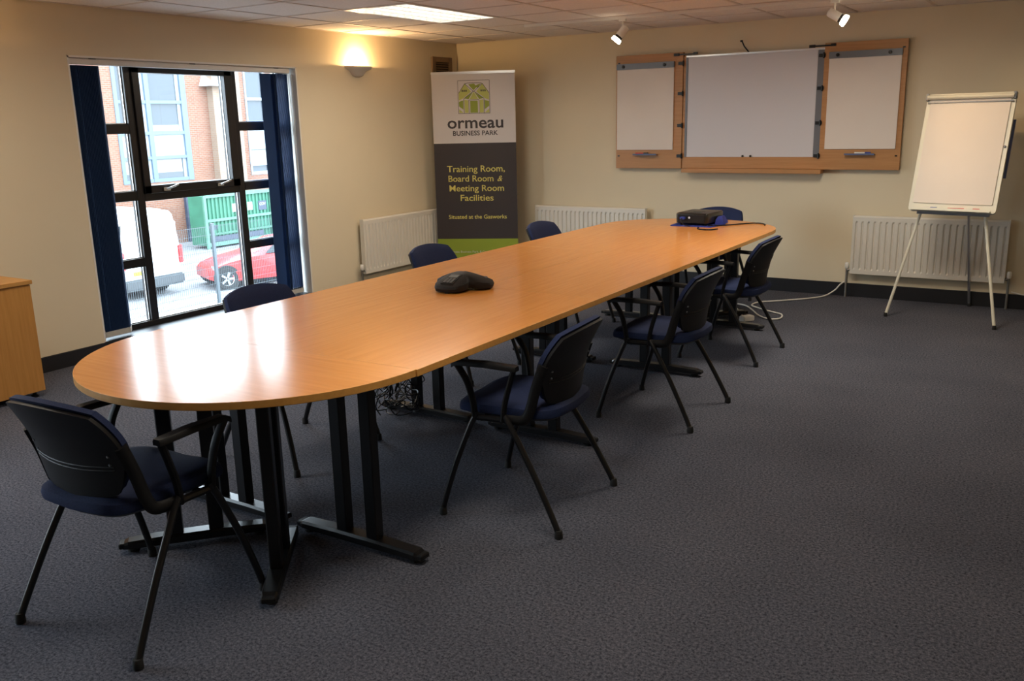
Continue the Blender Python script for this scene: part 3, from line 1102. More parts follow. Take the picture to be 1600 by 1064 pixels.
def flat(name, polys, matl, y, parent=sheet):
    s = MB()
    for poly in polys:
        s.loft([[(x, y, z) for x, z in poly], [(x, y + 0.0006, z) for x, z in poly]])
    return s.build(name, matl, parent)


# emblem: gabled buildings in a square, unit square scaled
ex0, ez0, es = -0.155, 1.672, 0.322
E_ = lambda pts: [(ex0 + es * a, ez0 + es * b_) for a, b_ in pts]


def line(a, b_, w=0.010):
    a, b_ = Vector(a), Vector(b_)
    d = (b_ - a).normalized()
    nrm = Vector((-d.y, d.x)) * w / 2
    return [tuple(a + nrm), tuple(b_ + nrm), tuple(b_ - nrm), tuple(a - nrm)]


flat('emblem_lime', [E_(q) for q in (
    [(0.02, 0.62), (0.02, 0.40), (0.16, 0.46), (0.42, 0.66), (0.22, 0.90)],
    [(0.98, 0.62), (0.98, 0.40), (0.84, 0.46), (0.58, 0.66), (0.78, 0.90)],
    [(0.20, 0.02), (0.32, 0.02), (0.32, 0.40), (0.20, 0.42)],
    [(0.68, 0.02), (0.80, 0.02), (0.80, 0.42), (0.68, 0.40)],
    [(0.50, 0.66), (0.36, 0.43), (0.64, 0.43)],
    [(0.02, 0.02), (0.16, 0.02), (0.02, 0.14)],
    [(0.98, 0.02), (0.84, 0.02), (0.98, 0.14)])], m_lime, -0.0020)
flat('emblem_olive', [E_(q) for q in (
    [(0.38, 0.02), (0.62, 0.02), (0.62, 0.38), (0.38, 0.38)],
    [(0.34, 0.88), (0.52, 0.90), (0.60, 0.80), (0.50, 0.70), (0.42, 0.78)],
    [(0.66, 0.88), (0.74, 0.90), (0.62, 0.76), (0.56, 0.84)],
    [(0.48, 0.65), (0.20, 0.46), (0.33, 0.43)],
    [(0.52, 0.65), (0.80, 0.46), (0.67, 0.43)],
    [(0.02, 0.36), (0.16, 0.40), (0.16, 0.12), (0.02, 0.22)],
    [(0.98, 0.36), (0.84, 0.40), (0.84, 0.12), (0.98, 0.22)])], m_olive, -0.0020)
fr_ = [line(a, b_, 0.012) for a, b_ in (((0, 0), (1, 0)), ((1, 0), (1, 1)), ((1, 1), (0, 1)), ((0, 1), (0, 0)))]
fr_ += [line(a, b_, 0.013) for a, b_ in (((0.02, 0.62), (0.22, 0.90)), ((0.22, 0.90), (0.50, 0.66)), ((0.98, 0.62), (0.78, 0.90)), ((0.78, 0.90), (0.50, 0.66)),
                                       ((0.18, 0.0), (0.18, 0.45)), ((0.34, 0), (0.34, 0.41)), ((0.66, 0), (0.66, 0.41)), ((0.82, 0), (0.82, 0.45)),
                                       ((0.18, 0.45), (0.50, 0.68)), ((0.82, 0.45), (0.50, 0.68)), ((0.34, 0.41), (0.66, 0.41)), ((0.22, 0.90), (0.30, 0.92)), ((0.30, 0.92), (0.70, 0.92)), ((0.70, 0.92), (0.78, 0.90)))]
for cx_ in (0.14, 0.20, 0.26, 0.74, 0.80, 0.86):
    fr_.append([(cx_ - 0.02, 0.66), (cx_ + 0.02, 0.66), (cx_ + 0.02, 0.70), (cx_, 0.73), (cx_ - 0.02, 0.70)])
flat('emblem_lines', [E_(q) for q in fr_], m_btext, -0.0028)

# ------------------------------------------------------------------ flipchart easel
t = thing('flipchart_easel', 'white flipchart easel on three thin legs before the radiator', 'flipchart', (5.022, -0.715, 0), R(-10.2))
lean = Matrix.Translation((0, 0, 0.836)) @ Matrix.Rotation(-R(16.6), 4, 'X')
BW, BH = 0.312, 0.910


def rrect(hw, z0, z1, r, n=6):
    pts = []
    for cx_, cz_, a0 in ((hw - r, z0 + r, -90), (hw - r, z1 - r, 0), (-hw + r, z1 - r, 90), (-hw + r, z0 + r, 180)):
        for i in range(n + 1):
            a = math.radians(a0 + 90 * i / n)
            pts.append((cx_ + r * math.cos(a), cz_ + r * math.sin(a)))
    return pts


def slab(poly, y0, y1):
    s = MB()
    s.loft([[(x, y0, z) for x, z in poly], [(x, y1, z) for x, z in poly]], M=lean)
    return s


board = slab(rrect(BW, 0, BH, 0.025), -0.012, 0.012).build('board', m_easel, t)
pad = slab(rrect(BW - 0.030, 0.062, BH - 0.02, 0.012), -0.020, -0.012).build('paper_pad', m_paper, t)
MB().tube([lean @ Vector((-BW + 0.008, -0.026, BH - 0.030)), lean @ Vector((BW - 0.008, -0.026, BH - 0.030))], 0.024, 12, flat=(1.5, 0.8)).build('paper_clamp', m_easel, t, smooth=True)
MB().box(-BW + 0.01, BW - 0.01, -0.028, -0.012, BH - 0.075, BH - 0.066, lean).build('clamp_lip', m_grey, t)
for sx in (-1, 1):
    MB().box(sx * (BW - 0.006) - 0.012, sx * (BW - 0.006) + 0.012, -0.045, -0.004, BH - 0.055, BH - 0.005, lean).build('clamp_end', m_grey, t, bevel=0.004)
MB().box(-BW + 0.03, BW - 0.03, -0.055, -0.012, 0.0, 0.010, lean).box(-BW + 0.03, BW - 0.03, -0.057, -0.053, 0.0, 0.020, lean).build('pen_tray', m_easel, t)
MB().box(-0.25, 0.27, 0.012, 0.020, -0.018, 0.012, lean).build('lower_rail', m_grey, t)
MB().lathe([(0.009, 0), (0.009, 0.01), (0.004, 0.012)], 10, lean @ Matrix.Translation((BW - 0.018, -0.012, 0.50)) @ Matrix.Rotation(math.pi / 2, 4, 'X')).build('side_knob', m_grey, t)
inv = Matrix.Translation((5.022, -0.715, 0)) @ Matrix.Rotation(R(-10.2), 4, 'Z')
inv = inv.inverted()
apex = inv @ Vector((5.03, -0.425, 1.66))
for (fx, fy), dx in (((4.622, -0.752), -0.06), ((5.404, -0.893), 0.06), ((5.155, -0.052), 0.0)):
    a = inv @ Vector((fx, fy, 0.012))
    b_ = apex + Vector((dx, 0.03 if dx else 0.06, 0))
    lg = MB().tube([a, b_], 0.0115, 8).build('leg', m_easel if dx else m_silver, t, smooth=True)
    MB().lathe([(0.014, -0.012), (0.015, 0.0), (0.013, 0.02)], 10, Matrix.Translation(a)).build('rubber_foot', m_rubber, lg)
# sheets turned over and hanging behind the board
fp = MB()
fp.box(0.10, 0.322, 0.05, 0.052, 0.28, 0.72, lean)
fp.build('turned_sheet', mat('blue_sheet', (0.16, 0.20, 0.42), 0.7), t)


def loose_pen(label, x, capm, body):
    t2 = thing('marker_pen', label, 'marker pen')
    Mw = inv.inverted() @ lean @ Matrix.Translation((x, -0.036, 0.020))
    MB().tube([Mw @ Vector((0, 0, 0)), Mw @ Vector((0.07, 0, 0))], 0.008, 10).build('barrel', body, t2, smooth=True)
    MB().tube([Mw @ Vector((0.07, 0, 0)), Mw @ Vector((0.115, 0, 0))], 0.009, 10).build('pen_cap', capm, t2, smooth=True)


loose_pen('white marker pen with blue cap on the easel tray', -0.21, m_pblue, m_white)
loose_pen('solid red marker pen on the easel tray', -0.015, m_red, m_red)
loose_pen('white marker pen with red cap on the easel tray', 0.09, m_red, m_white)

# ------------------------------------------------------------------ cabinet by the left wall
CX, CY = 0.545, -5.295
t = thing('oak_cabinet', 'low oak cabinet standing against the window wall', 'cabinet', (0.0, CY, 0))
boxo('carcass', m_cab, t, 0.02, CX - 0.02, -1.58, -0.004, 0.035, 0.700, bevel=0.002)
boxo('cabinet_top', m_cabtop, t, 0.018, CX + 0.008, -1.59, 0.006, 0.700, 0.724, bevel=0.002)
for k in range(2):
    d = boxo('door', m_cab, t, CX - 0.019, CX, -0.004 - 0.787 * (k + 1) + 0.002, -0.004 - 0.787 * k - 0.002, 0.040, 0.697, bevel=0.0015)
    yk = -0.73 if k == 0 else -0.85
    MB().tube([(CX, yk, 0.42), (CX + 0.025, yk, 0.42), (CX + 0.025, yk, 0.55), (CX, yk, 0.55)], 0.006, 8).build('handle', m_silver, d)
for x in (0.07, CX - 0.05):
    for y in (-0.05, -1.53):
        MB().lathe([(0.022, 0), (0.022, 0.012), (0.012, 0.016), (0.012, 0.036)], 12, Matrix.Translation((x, y, 0))).build('cabinet_foot', m_black, t)

# ------------------------------------------------------------------ conference phone
t = thing('conference_phone', 'black three-armed conference phone on the table', 'telephone', (3.190, -4.570, ZT), R(0))
t.scale = (0.86, 0.86, 1.08)
m_phone = mat('phone_black', (0.012, 0.010, 0.009), 0.6, spec=0.2)
lobes = [R(-86), R(30), R(150)]


def phone_r(a):
    v = max(math.cos(a - l) for l in lobes)
    d = max(0.0, (v - 0.5) / 0.5)
    return 0.098 + 0.098 * min(1.0, 1.12 * d) ** 0.95


n = 72


def phone_ring(k, zc, zl):
    out = []
    for i in range(n):
        a = 2 * math.pi * i / n
        r = phone_r(a)
        fr = (r - 0.098) / 0.098
        out.append((k * r * math.cos(a), k * r * math.sin(a), zc + (zl - zc) * fr))
    return out


s = MB()
s.loft([phone_ring(0.86, 0.016, 0.004), phone_ring(0.97, 0.022, 0.008), phone_ring(1.0, 0.036, 0.022), phone_ring(0.97, 0.052, 0.034), phone_ring(0.80, 0.068, 0.046),
        phone_ring(0.50, 0.078, 0.064), phone_ring(0.2, 0.080, 0.079)])
s.build('body', m_phone, t, smooth=True)
for l in lobes:
    Mx = Matrix.Rotation(l, 4, 'Z') @ Matrix.Translation((0.150, 0, 0))
    MB().box(-0.02, 0.02, -0.012, 0.012, 0.0, 0.012, Mx).build('rubber_pad', m_rubber, t)
m_key = mat('grey_keys', (0.10, 0.095, 0.09), 0.7)
m_lcd = mat('grey_display', (0.035, 0.037, 0.033), 0.5)
Mk = Matrix.Rotation(lobes[0], 4, 'Z') @ Matrix.Translation((0.105, 0, 0.0600)) @ Matrix.Rotation(R(14.5), 4, 'Y')
pk = MB().box(-0.055, 0.062, -0.042, 0.042, -0.006, 0.001, Mk).build('keypad_panel', m_phone, t, bevel=0.002)
for i in range(4):
    for j in range(3):
        MB().box(0.000 + 0.0135 * i, 0.009 + 0.0135 * i, -0.030 + 0.022 * j, -0.014 + 0.022 * j, 0.001, 0.004, Mk).build('key', m_key, pk)
MB().box(-0.046, -0.012, -0.030, 0.030, 0.001, 0.0025, Mk).build('display', m_lcd, pk)
Mk2 = Matrix.Rotation(lobes[1], 4, 'Z') @ Matrix.Translation((0.15, 0, 0.0505)) @ Matrix.Rotation(R(13.5), 4, 'Y')
for y in (-0.014, 0.014):
    MB().lathe([(0.008, 0), (0.008, 0.003), (0.005, 0.004)], 10, Mk2 @ Matrix.Translation((0, y, 0.0))).build('mute_button', m_key, t)

# ------------------------------------------------------------------ projector on its blue bag
t = thing('blue_bag', 'bright blue folded bag under the projector', 'bag', (0, 0, ZT))
s = MB()
s.loft([[(3.125, -1.615, 0), (3.460, -1.625, 0), (3.500, -1.400, 0), (3.42, -1.10, 0), (3.10, -1.12, 0)],
        [(3.130, -1.610, 0.008), (3.455, -1.620, 0.008), (3.495, -1.402, 0.008), (3.418, -1.105, 0.008), (3.105, -1.125, 0.008)]])
s.build('bag_panel', m_blue, t, bevel=0.002)
s = MB()
s.loft([[(3.435, -1.46, 0.006), (3.500, -1.44, 0.006), (3.480, -1.27, 0.006), (3.42, -1.28, 0.006)],
        [(3.440, -1.45, 0.045), (3.490, -1.44, 0.050), (3.465, -1.29, 0.048), (3.42, -1.29, 0.045)],
        [(3.450, -1.43, 0.066), (3.480, -1.42, 0.070), (3.460, -1.31, 0.066), (3.44, -1.31, 0.064)]])
s.build('folded_flap', m_blue, t, smooth=True)

PA = R(-3)
t = thing('projector', 'black box projector on the blue bag at the table end', 'projector', (3.300, -1.430, ZT + 0.008), PA)
s = MB()


def pring(hx, hy, z, r=0.02):
    pts = []
    for cx_, cy_, a0 in ((hx - r, -hy + r, -90), (hx - r, hy - r, 0), (-hx + r, hy - r, 90), (-hx + r, -hy + r, 180)):
        for i in range(5):
            a = math.radians(a0 + 22.5 * i)
            pts.append((cx_ + r * math.cos(a), cy_ + r * math.sin(a), z))
    return pts


s.loft([pring(0.122, 0.150, 0.012), pring(0.130, 0.160, 0.018), pring(0.132, 0.163, 0.05), pring(0.132, 0.163, 0.086), pring(0.128, 0.158, 0.093), pring(0.122, 0.152, 0.095)])
s.build('casing', mat('projector_black', (0.012, 0.011, 0.010), 0.28), t, smooth=True)
boxo('rear_panel', m_plastic, t, -0.112, 0.112, -0.166, -0.160, 0.022, 0.080, bevel=0.001)
pg = boxo('video_plug', m_pblue, t, -0.085, -0.045, -0.196, -0.164, 0.046, 0.066, bevel=0.004)
MB().tube(spline([(-0.065, -0.195, 0.056), (-0.060, -0.225, 0.040), (-0.03, -0.23, 0.012), (0.02, -0.225, 0.0)], 5), 0.004, 8).build('plug_lead', m_black, pg, smooth=True)
MB().lathe([(0.008, 0), (0.008, 0.004)], 12, Matrix.Translation((-0.015, -0.166, 0.060)) @ Matrix.Rotation(math.pi / 2, 4, 'X')).build('audio_socket', m_silver, t)
boxo('control_panel', m_lcd, t, -0.03, 0.06, -0.13, -0.03, 0.095, 0.0965)
MB().lathe([(0.032, 0), (0.036, 0.012), (0.030, 0.020)], 20, Matrix.Translation((0.06, 0.163, 0.05)) @ Matrix.Rotation(-math.pi / 2, 4, 'X')).build('lens', m_lcd, t, smooth=True)
for x in (-0.10, 0.10):
    for y in (-0.12, 0.12):
        MB().lathe([(0.010, 0), (0.010, 0.014)], 10, Matrix.Translation((x, y, 0))).build('foot', m_rubber, t)

o = MB().tube(spline([(3.43, -1.60, ZT + 0.012), (3.50, -1.485, ZT + 0.006), (3.56, -1.40, ZT + 0.005), (3.65, -1.27, ZT + 0.005), (3.72, -1.235, ZT + 0.005), (3.785, -1.30, ZT + 0.005), (3.80, -1.36, ZT + 0.005)], 6), 0.0045, 8).build('power_lead', m_black, smooth=True)
tag(o, 'black lead trailing over the table from projector toward the edge', 'cable')
o = MB().tube(spline([(3.375, -1.645, ZT + 0.005), (3.40, -1.74, ZT + 0.005), (3.46, -1.79, ZT + 0.005), (3.52, -1.78, ZT + 0.005), (3.548, -1.715, ZT + 0.005)], 6), 0.0045, 8).build('video_lead', m_black, smooth=True)
tag(o, 'short black lead looped on the table in front of projector', 'cable')

# ------------------------------------------------------------------ things on the floor
t = thing('power_strip', 'white extension socket block on the carpet under the table', 'power strip', (3.697, -1.385, 0), R(60))
boxo('socket_block', m_cord, t, -0.055, 0.055, -0.032, 0.032, 0.0, 0.042, bevel=0.006)
for x in (-0.025, 0.025):
    boxo('socket_face', m_white, t, x - 0.02, x + 0.02, -0.022, 0.022, 0.042, 0.044)
cord = [(3.66, -1.33), (3.50, -1.02), (3.41, -0.82), (3.515, -0.845), (3.62, -1.00), (3.734, -1.19), (3.845, -1.285), (3.915, -1.225), (3.885, -1.075), (3.80, -1.015), (3.644, -0.905), (3.555, -0.80), (3.575, -0.650), (3.677, -0.555), (3.894, -0.330), (4.00, -0.15)]
pts = [(x, y, 0.009) for x, y in cord] + [(4.07, -0.07, 0.05), (4.11, -0.045, 0.10), (4.14, -0.03, 0.13)]
o = MB().tube(spline(pts, 6), 0.0065, 8).build('extension_cable', m_cord, smooth=True)
tag(o, 'white cable looping over the carpet to the wall', 'cable')
o = MB().tube(spline([(5.45, -0.03, 0.14), (5.52, -0.03, 0.125), (5.62, -0.035, 0.128), (5.9, -0.035, 0.13)], 6), 0.006, 8).build('wall_cable', m_cord, smooth=True)
tag(o, 'white cable running on the skirting right of the easel', 'cable')

# tangle of black cables hanging under the table
rnd = random.Random(3)
s = MB()
for k in range(26):
    c = Vector((2.70 + rnd.uniform(-0.10, 0.13), -4.60 + rnd.uniform(-0.10, 0.08), rnd.uniform(0.05, 0.20)))
    pts = []
    a0 = rnd.uniform(0, 6.28)
    tilt = Euler((rnd.uniform(-1.4, 1.4), rnd.uniform(-1.4, 1.4), rnd.uniform(0, 6.28))).to_matrix()
    rr = rnd.uniform(0.05, 0.12)
    for i in range(9):
        a = a0 + 5.2 * i / 8
        p_ = c + tilt @ Vector((rr * math.cos(a), rr * math.sin(a) * 0.8, 0.02 * math.sin(3 * a)))
        p_.z = max(0.008, p_.z)
        pts.append(p_)
    s.tube(spline(pts, 3), 0.0035, 5)
s.tube(spline([(2.74, -4.60, 0.15), (2.80, -4.58, 0.35), (2.84, -4.55, 0.55), (2.86, -4.52, 0.72)], 5), 0.006, 6)
s.tube(spline([(2.68, -4.58, 0.12), (2.73, -4.54, 0.38), (2.78, -4.54, 0.60), (2.80, -4.53, 0.72)], 5), 0.005, 6)
o = s.build('cable_tangle', m_black, smooth=True)
tag(o, 'tangled heap of black cables hanging under the table', 'cables')
o['kind'] = 'stuff'

# ------------------------------------------------------------------ outside: car park and the building across
GZ = -2.9
m_asph = mat('asphalt', (0.15, 0.15, 0.155), 0.9, noise=(3, 0.12))
m_line = mat('road_paint', (0.42, 0.42, 0.41), 0.8)
m_brick = brick_mat('red_brick', (0.150, 0.060, 0.035), (0.18, 0.078, 0.046), (0.17, 0.145, 0.125))
m_brick2 = brick_mat('buff_brick', (0.20, 0.130, 0.090), (0.22, 0.15, 0.105), (0.20, 0.18, 0.155))
m_bframe = mat('blue_grey_frames', (0.080, 0.115, 0.165), 0.5)
m_spandrel = mat('pale_blue_panel', (0.20, 0.235, 0.27), 0.5)
m_extglass = mat('dark_reflecting_glass', (0.05, 0.06, 0.07), 0.05, spec=0.35)
m_blindext = mat('white_roller_blind', (0.25, 0.25, 0.24), 0.8)
m_pipe = mat('dark_blue_pipe', (0.035, 0.045, 0.07), 0.5)
struct(boxo('ground', m_asph, None, -70, -0.33, -45, 75, GZ - 0.2, GZ), 'grey asphalt car park')
for k, (x0, x1, y0, y1) in enumerate(((-14.2, -9.6, 7.62, 7.72), (-14.2, -9.6, 5.05, 5.15), (-14.2, -9.6, 10.2, 10.3), (-14.25, -14.15, 2.0, 20.0), (-21.0, -16.6, 8.6, 8.7))):
    o = boxo('parking_line', m_line, None, x0, x1, y0, y1, GZ, GZ + 0.006)
    o['kind'] = 'structure'

DX = -25.0
KF = (5.815 - DX) / (5.815 + 23.0)
FY = lambda y: -8.273 + (y + 8.273) * KF
FZ = lambda z: 1.578 + (z - 1.578) * KF
bld = thing('brick_building', 'red brick office building across the car park', 'building', (DX, 0, 0))
ZTOP = 5.2
# solid wall pieces around the two glazed bays
w = MB()
b1, b2, c1, c2 = FY(11.9), FY(14.93), FY(17.80), FY(18.92)
zb, zt_ = FZ(-0.28), FZ(3.95)
w.box(-6, 0, -20, b1, GZ, ZTOP).box(-6, 0, b2, c1, GZ, ZTOP).box(-6, 0, c2, 60, GZ, ZTOP)
for a, b_ in ((b1, b2), (c1, c2)):
    w.box(-6, 0, a, b_, GZ, zb).box(-6, 0, a, b_, zt_, ZTOP)
w.build('brick_wall', m_brick, bld)
boxo('buff_pier', m_brick2, bld, 0, 0.35, FY(15.95), FY(17.3), GZ, ZTOP - 0.2)
boxo('parapet_coping', m_spandrel, bld, -6, 0.12, -20, 60, ZTOP, ZTOP + 0.15)
boxo('drain_pipe', m_pipe, bld, 0, 0.14, FY(14.36), FY(14.55), GZ, FZ(-0.75))
cp = MB()
cp.loft([[(0.0, FY(15.6), FZ(3.17)), (0.7, FY(15.6), FZ(3.17)), (0.0, FY(15.75), FZ(3.55))], [(0.0, FY(16.6), FZ(3.17)), (0.7, FY(16.6), FZ(3.17)), (0.0, FY(16.5), FZ(3.6))]])
cp.build('white_canopy', m_line, bld)
# glazed bay 1
def frame_bars(nm, y0, y1, cols, rows, fw_, mt):
    f = MB()
    for y, wd in cols:
        f.box(-0.12, 0.03, y - wd / 2, y + wd / 2, zb, zt_)
    for z, wd in rows:
        f.box(-0.11, 0.02, y0, y1, z - wd / 2, z + wd / 2)
    return f.build(nm, mt, bld)


wf1 = frame_bars('bay_window', b1, b2, [(b1 + 0.06, 0.16), (FY(13.25), 0.20), (FY(14.82), 0.26)], [(FZ(2.58), 0.12), (FZ(1.48), 0.13), (FZ(0.60), 0.12), (FZ(-0.22), 0.14), (zt_ - 0.05, 0.1)], 0.1, m_bframe)
seg_y = [(b1 + 0.14, FY(13.25) - 0.10), (FY(13.25) + 0.10, FY(14.82) - 0.13)]
for y0, y1 in seg_y:
    for z0, z1 in ((FZ(2.58) + 0.06, zt_ - 0.1), (FZ(1.48) + 0.065, FZ(2.58) - 0.06), (FZ(-0.22) + 0.07, FZ(0.60) - 0.06)):
        boxo('pane', m_extglass, wf1, -0.10, -0.08, y0, y1, z0, z1)
        boxo('opening_light', m_spandrel, wf1, -0.085, -0.05, y1 - 0.16, y1, z0, z1)
    boxo('spandrel_panel', m_spandrel, wf1, -0.10, -0.05, y0, y1, FZ(0.60) + 0.06, FZ(1.48) - 0.065)
    boxo('roller_blind', m_blindext, wf1, -0.079, -0.070, y0 + 0.03, y1 - 0.2, FZ(0.05), FZ(0.60) - 0.06)
    boxo('window_ledge', m_spandrel, wf1, -0.079, -0.02, y0 + 0.03, y1 - 0.2, FZ(1.48) + 0.07, FZ(1.48) + 0.30)
wf2 = frame_bars('bay_window', c1, c2, [(c1 + 0.05, 0.1), (c2 - 0.05, 0.1)], [(FZ(2.72), 0.12), (FZ(1.80), 0.14), (FZ(0.80), 0.14), (FZ(-0.22), 0.14), (zt_ - 0.05, 0.1), (FZ(0.1), 0.06)], 0.1, m_spandrel)
for z0, z1, mt_ in ((FZ(2.78), zt_ - 0.1, m_extglass), (FZ(1.87), FZ(2.66), m_extglass), (FZ(0.87), FZ(1.73), m_spandrel), (FZ(0.13), FZ(0.73), m_blindext), (FZ(-0.15), FZ(0.07), m_extglass)):
    boxo('pane', mt_, wf2, -0.10, -0.08, c1 + 0.1, c2 - 0.1, z0, z1)

# green container
m_green = mat('green_container_paint', (0.030, 0.125, 0.078), 0.6, noise=(2, 0.12))
m_greenl = mat('pale_green_paint', (0.075, 0.18, 0.13), 0.6, noise=(3, 0.15))
t = thing('shipping_container', 'green corrugated container with white stickers beside the brick building', 'container', (-22.2, 0, GZ))
y0, y1 = 14.62, 17.95
s = MB()
pts = []
nn = 18
for k in range(nn):
    a = y0 + (y1 - y0) * k / nn
    p_ = (y1 - y0) / nn
    pts += [(0.0, a), (0.0, a + p_ * 0.4), (-0.05, a + p_ * 0.5), (-0.05, a + p_ * 0.9)]
pts += [(0.0, y1), (-0.9, y1), (-0.9, y0)]
s.prism(pts, 0.12, 2.0)
s.build('container_body', m_green, t)
for z0_, z1_, mt_ in ((1.93, 2.06, m_greenl), (1.02, 1.12, m_greenl), (0.08, 0.22, m_greenl), (0.50, 0.58, m_green)):
    boxo('rail', mt_, t, -0.02, 0.06, y0 - 0.03, y1 + 0.03, z0_, z1_)
for y in (y0, (y0 + y1) / 2 + 0.1, y1):
    boxo('post', m_greenl, t, -0.02, 0.07, y - 0.06, y + 0.06, 0.0, 2.06)
boxo('fork_slot', m_pipe, t, 0.0, 0.03, y0 + 0.2, y1 - 0.5, 0.25, 0.45)
for y in (15.95, 16.72):
    boxo('sticker', m_line, t, 0.0, 0.012, y, y + 0.26, 1.30, 1.62)
boxo('sticker', m_pipe, t, 0.0, 0.012, 17.30, 17.72, 1.25, 1.62)
o = text_mesh('COV', 0.16, t, 0, 0, m_line, name='sticker_lettering', width=0.32)
o.rotation_euler = (0, 0, math.pi / 2)
o.location = (0.016, 17.51, 1.44)
o = text_mesh('C20', 0.24, t, 0, 0, m_pipe, name='container_lettering', bold=0.01)
o.rotation_euler = (0, 0, math.pi / 2)
o.location = (0.008, 14.95, 0.72)

# white van, rear toward the window
m_vanw = mat('white_van_paint', (0.60, 0.61, 0.62), 0.25)
m_bumper = mat('grey_bumper', (0.05, 0.055, 0.06), 0.6)
m_tail = mat('red_tail_lamp', (0.55, 0.03, 0.03), 0.25)
m_plate = mat('yellow_plate', (0.40, 0.29, 0.02), 0.5)
m_cglass = mat('tinted_car_glass', (0.03, 0.035, 0.04), 0.1, spec=0.15)
m_tyre = mat('tyre_rubber', (0.02, 0.02, 0.021), 0.85)
m_alloy = mat('alloy_wheel', (0.45, 0.46, 0.48), 0.3, metal=0.8)


def wheel(parent, x, y, r, w, ax):
    """ax: axle direction 'x' or 'y'"""
    Mx = Matrix.Translation((x, y, r)) @ (Matrix.Rotation(math.pi / 2, 4, 'Y') if ax == 'x' else Matrix.Rotation(math.pi / 2, 4, 'X'))
    ty = MB().lathe([(r * 0.62, -w / 2), (r * 0.94, -w / 2), (r, -w / 2 + 0.03), (r, w / 2 - 0.03), (r * 0.94, w / 2), (r * 0.62, w / 2)], 28, Mx, cap=False).build('tyre', m_tyre, parent, smooth=True)
    MB().lathe([(r * 0.62, -w / 2 + 0.02), (r * 0.64, 0), (r * 0.62, w / 2 - 0.02)], 28, Mx).build('wheel_well', m_bumper, ty)
    for k in range(5):
        a = 2 * math.pi * k / 5
        for sg in (-1, 1):
            MB().box(-0.03, 0.03, 0.02, r * 0.62, -0.012, 0.012, Mx @ Matrix.Translation((0, 0, sg * (w / 2 - 0.01))) @ Matrix.Rotation(a, 4, 'Z')).build('spoke', m_alloy, ty)
    MB().lathe([(r * 0.60, w / 2 - 0.02), (r * 0.66, w / 2), (r * 0.66, w / 2 - 0.03)], 28, Mx, cap=False).build('rim', m_alloy, ty)
    MB().lathe([(r * 0.60, -w / 2 + 0.02), (r * 0.66, -w / 2), (r * 0.66, -w / 2 + 0.03)], 28, Mx, cap=False).build('rim', m_alloy, ty)


t = thing('white_van', 'white panel van parked with its rear toward the window', 'van', (-15.4, 7.18, GZ))


def van_sec(x, hw, z0, z1, sh):
    out = []
    prof = [(1.0, z0), (1.03, z0 + 0.35), (1.03, z0 + 0.75), (1.0, z0 + 1.1), (0.94, z1 - 0.45), (0.88, z1 - 0.16), (0.78, z1 - 0.05), (0.5, z1)]
    for k, z in prof:
        out.append((x, k * hw, z))
    for k, z in reversed(prof):
        out.append((x, -k * hw, z))
    return out


s = MB()
s.loft([van_sec(-0.04, 0.90, 0.42, 2.28, 0), van_sec(-0.10, 0.94, 0.38, 2.36, 0), van_sec(-0.6, 0.95, 0.36, 2.40, 0), van_sec(-3.4, 0.95, 0.36, 2.38, 0), van_sec(-4.0, 0.93, 0.36, 1.75, 0), van_sec(-4.8, 0.85, 0.38, 1.20, 0)])
s.build('body', m_vanw, t, smooth=True)
boxo('bumper', m_bumper, t, -0.25, 0.06, -0.95, 0.95, 0.28, 0.58, bevel=0.05)
for sy in (-1, 1):
    boxo('tail_lamp', m_tail, t, -0.12, 0.0, sy * 0.93 - 0.07, sy * 0.93 + 0.07, 0.85, 1.35, bevel=0.02)
    MB().box(-0.10, -0.015, sy * 0.62 - 0.22, sy * 0.62 + 0.22, 1.45, 2.02).build('rear_door_panel', m_vanw, t)
    wheel(t, -0.95, sy * 0.84, 0.34, 0.22, 'y')
    wheel(t, -3.95, sy * 0.84, 0.34, 0.22, 'y')
boxo('number_plate', m_plate, t, -0.04, 0.0, -0.62, -0.10, 0.68, 0.79)
MB().box(-0.045, -0.032, -0.006, 0.006, 0.6, 2.2).build('door_seam', m_bumper, t)
MB().box(-1.6, -0.3, -0.965, -0.90, 1.45, 1.95).build('side_window', m_cglass, t)
MB().box(-0.09, -0.05, -0.885, -0.80, 1.35, 2.05).build('rear_pillar', m_cglass, t)

# red car, side on, nose toward the van
m_carred = mat('red_car_paint', (0.34, 0.013, 0.012), 0.3, coat=0.15)
t = thing('red_car', 'red hatchback parked side-on beyond the mesh fence', 'car', (-14.66, 8.455, GZ), R(-24))


def car_sec(y, hw, z0, zb_, zt2, tw):
    """cross section at length y: sill, belt line, roof"""
    return [(-hw - 0.87, y, z0 + 0.03), (-hw * 1.0 - 0.87, y, z0 + 0.28), (-hw * 0.98 - 0.87, y, zb_), (-tw - 0.87, y, zt2), (-0.87, y, zt2 + 0.02),
            (tw - 0.87, y, zt2), (hw * 0.98 - 0.87, y, zb_), (hw - 0.87, y, z0 + 0.28), (hw - 0.87, y, z0 + 0.03)]


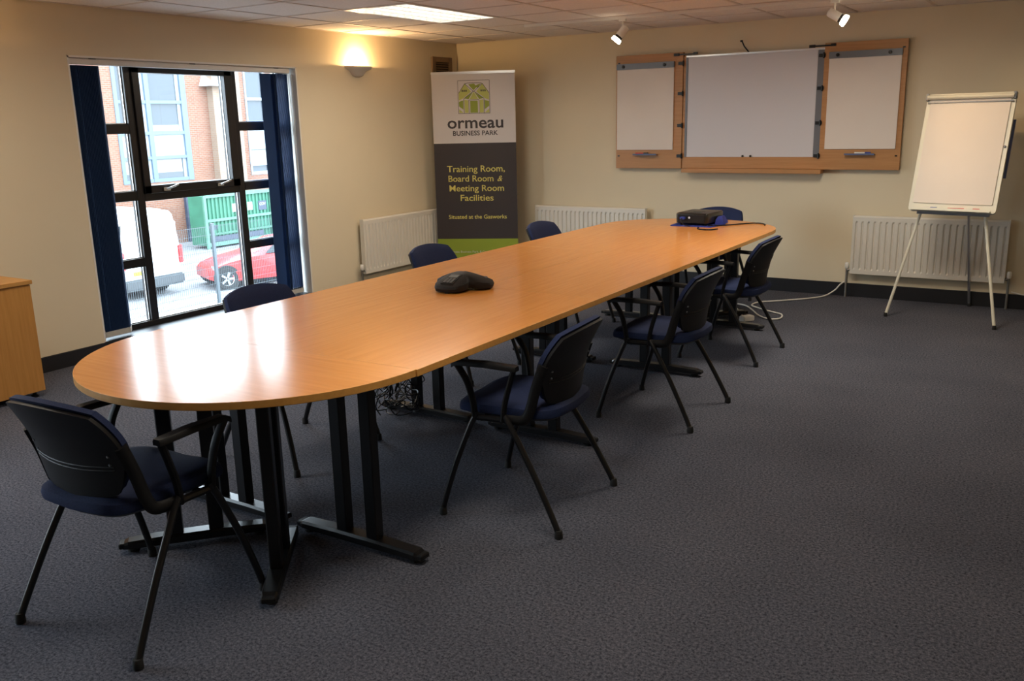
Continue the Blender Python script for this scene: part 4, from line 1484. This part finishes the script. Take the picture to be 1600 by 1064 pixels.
s = MB()
s.loft([car_sec(0.0, 0.62, 0.28, 0.55, 0.58, 0.45), car_sec(0.18, 0.80, 0.22, 0.66, 0.70, 0.60), car_sec(0.6, 0.87, 0.20, 0.78, 0.82, 0.66), car_sec(1.25, 0.88, 0.20, 0.88, 0.93, 0.68),
        car_sec(2.05, 0.88, 0.20, 0.92, 1.28, 0.58), car_sec(2.6, 0.88, 0.20, 0.93, 1.34, 0.57), car_sec(3.5, 0.88, 0.20, 0.95, 1.28, 0.55), car_sec(4.05, 0.85, 0.22, 0.95, 0.99, 0.60), car_sec(4.2, 0.75, 0.30, 0.80, 0.84, 0.55)])
s.build('body', m_carred, t, smooth=True)
for y0, y1, za, zb2 in ((1.72, 2.55, 0.94, 1.24), (2.62, 3.45, 0.95, 1.24)):
    s = MB()
    s.add([(0.0, y0 - 0.12, za), (0.0, y1, za), (-0.262, y1, zb2), (-0.262, y0 + 0.35 if y0 < 2 else y0, zb2)], [(0, 1, 2, 3)])
    s.add([(-0.02, y0 - 0.12, za - 0.01), (-0.02, y1, za - 0.01), (-0.29, y1, zb2), (-0.29, y0 + 0.35 if y0 < 2 else y0, zb2)], [(3, 2, 1, 0)])
    s.build('side_window', m_cglass, t)
boxo('door_handle', m_carred, t, 0.0, 0.03, 2.30, 2.48, 0.80, 0.83)
boxo('side_trim', m_carred, t, -0.01, 0.03, 1.1, 3.2, 0.40, 0.44)
boxo('head_lamp', m_alloy, t, -0.35, -0.12, 0.10, 0.30, 0.56, 0.68, bevel=0.02)
for y in (0.45, 3.35):
    for x in (-0.09, -1.65):
        wheel(t, x, y, 0.315, 0.22, 'x')
MB().lathe([(0.37, -0.06), (0.37, 0.02)], 24, Matrix.Translation((-0.02, 0.45, 0.33)) @ Matrix.Rotation(math.pi / 2, 4, 'Y')).build('wheel_arch', m_tyre, t)

# wire mesh fence
m_fence = mat('grey_green_fence', (0.055, 0.07, 0.08), 0.5)
t = thing('mesh_fence', 'grey wire mesh fence with square posts beside the car park', 'fence', (-11.5, 0, GZ))
FT = 2.26
py = [6.04 + 2.5 * k for k in range(-3, 4)]
for y in py:
    p_ = boxo('post', m_fence, t, -0.035, 0.035, y - 0.035, y + 0.035, 0, FT + 0.03)
    boxo('post_cap', m_fence, p_, -0.04, 0.04, y - 0.04, y + 0.04, FT + 0.03, FT + 0.05)
for k in range(len(py) - 1):
    s = MB()
    a, b_ = py[k] + 0.035, py[k + 1] - 0.035
    ny = int((b_ - a) / 0.055)
    for i in range(ny + 1):
        y = a + (b_ - a) * i / ny
        s.box(-0.003, 0.003, y - 0.003, y + 0.003, 0.05, FT)
    for i in range(12):
        z = 0.08 + (FT - 0.1) * i / 11
        s.box(-0.008, -0.003, a, b_, z - 0.004, z + 0.004)
    o = s.build('mesh_panel', m_fence, t)
    o['kind'] = 'stuff'
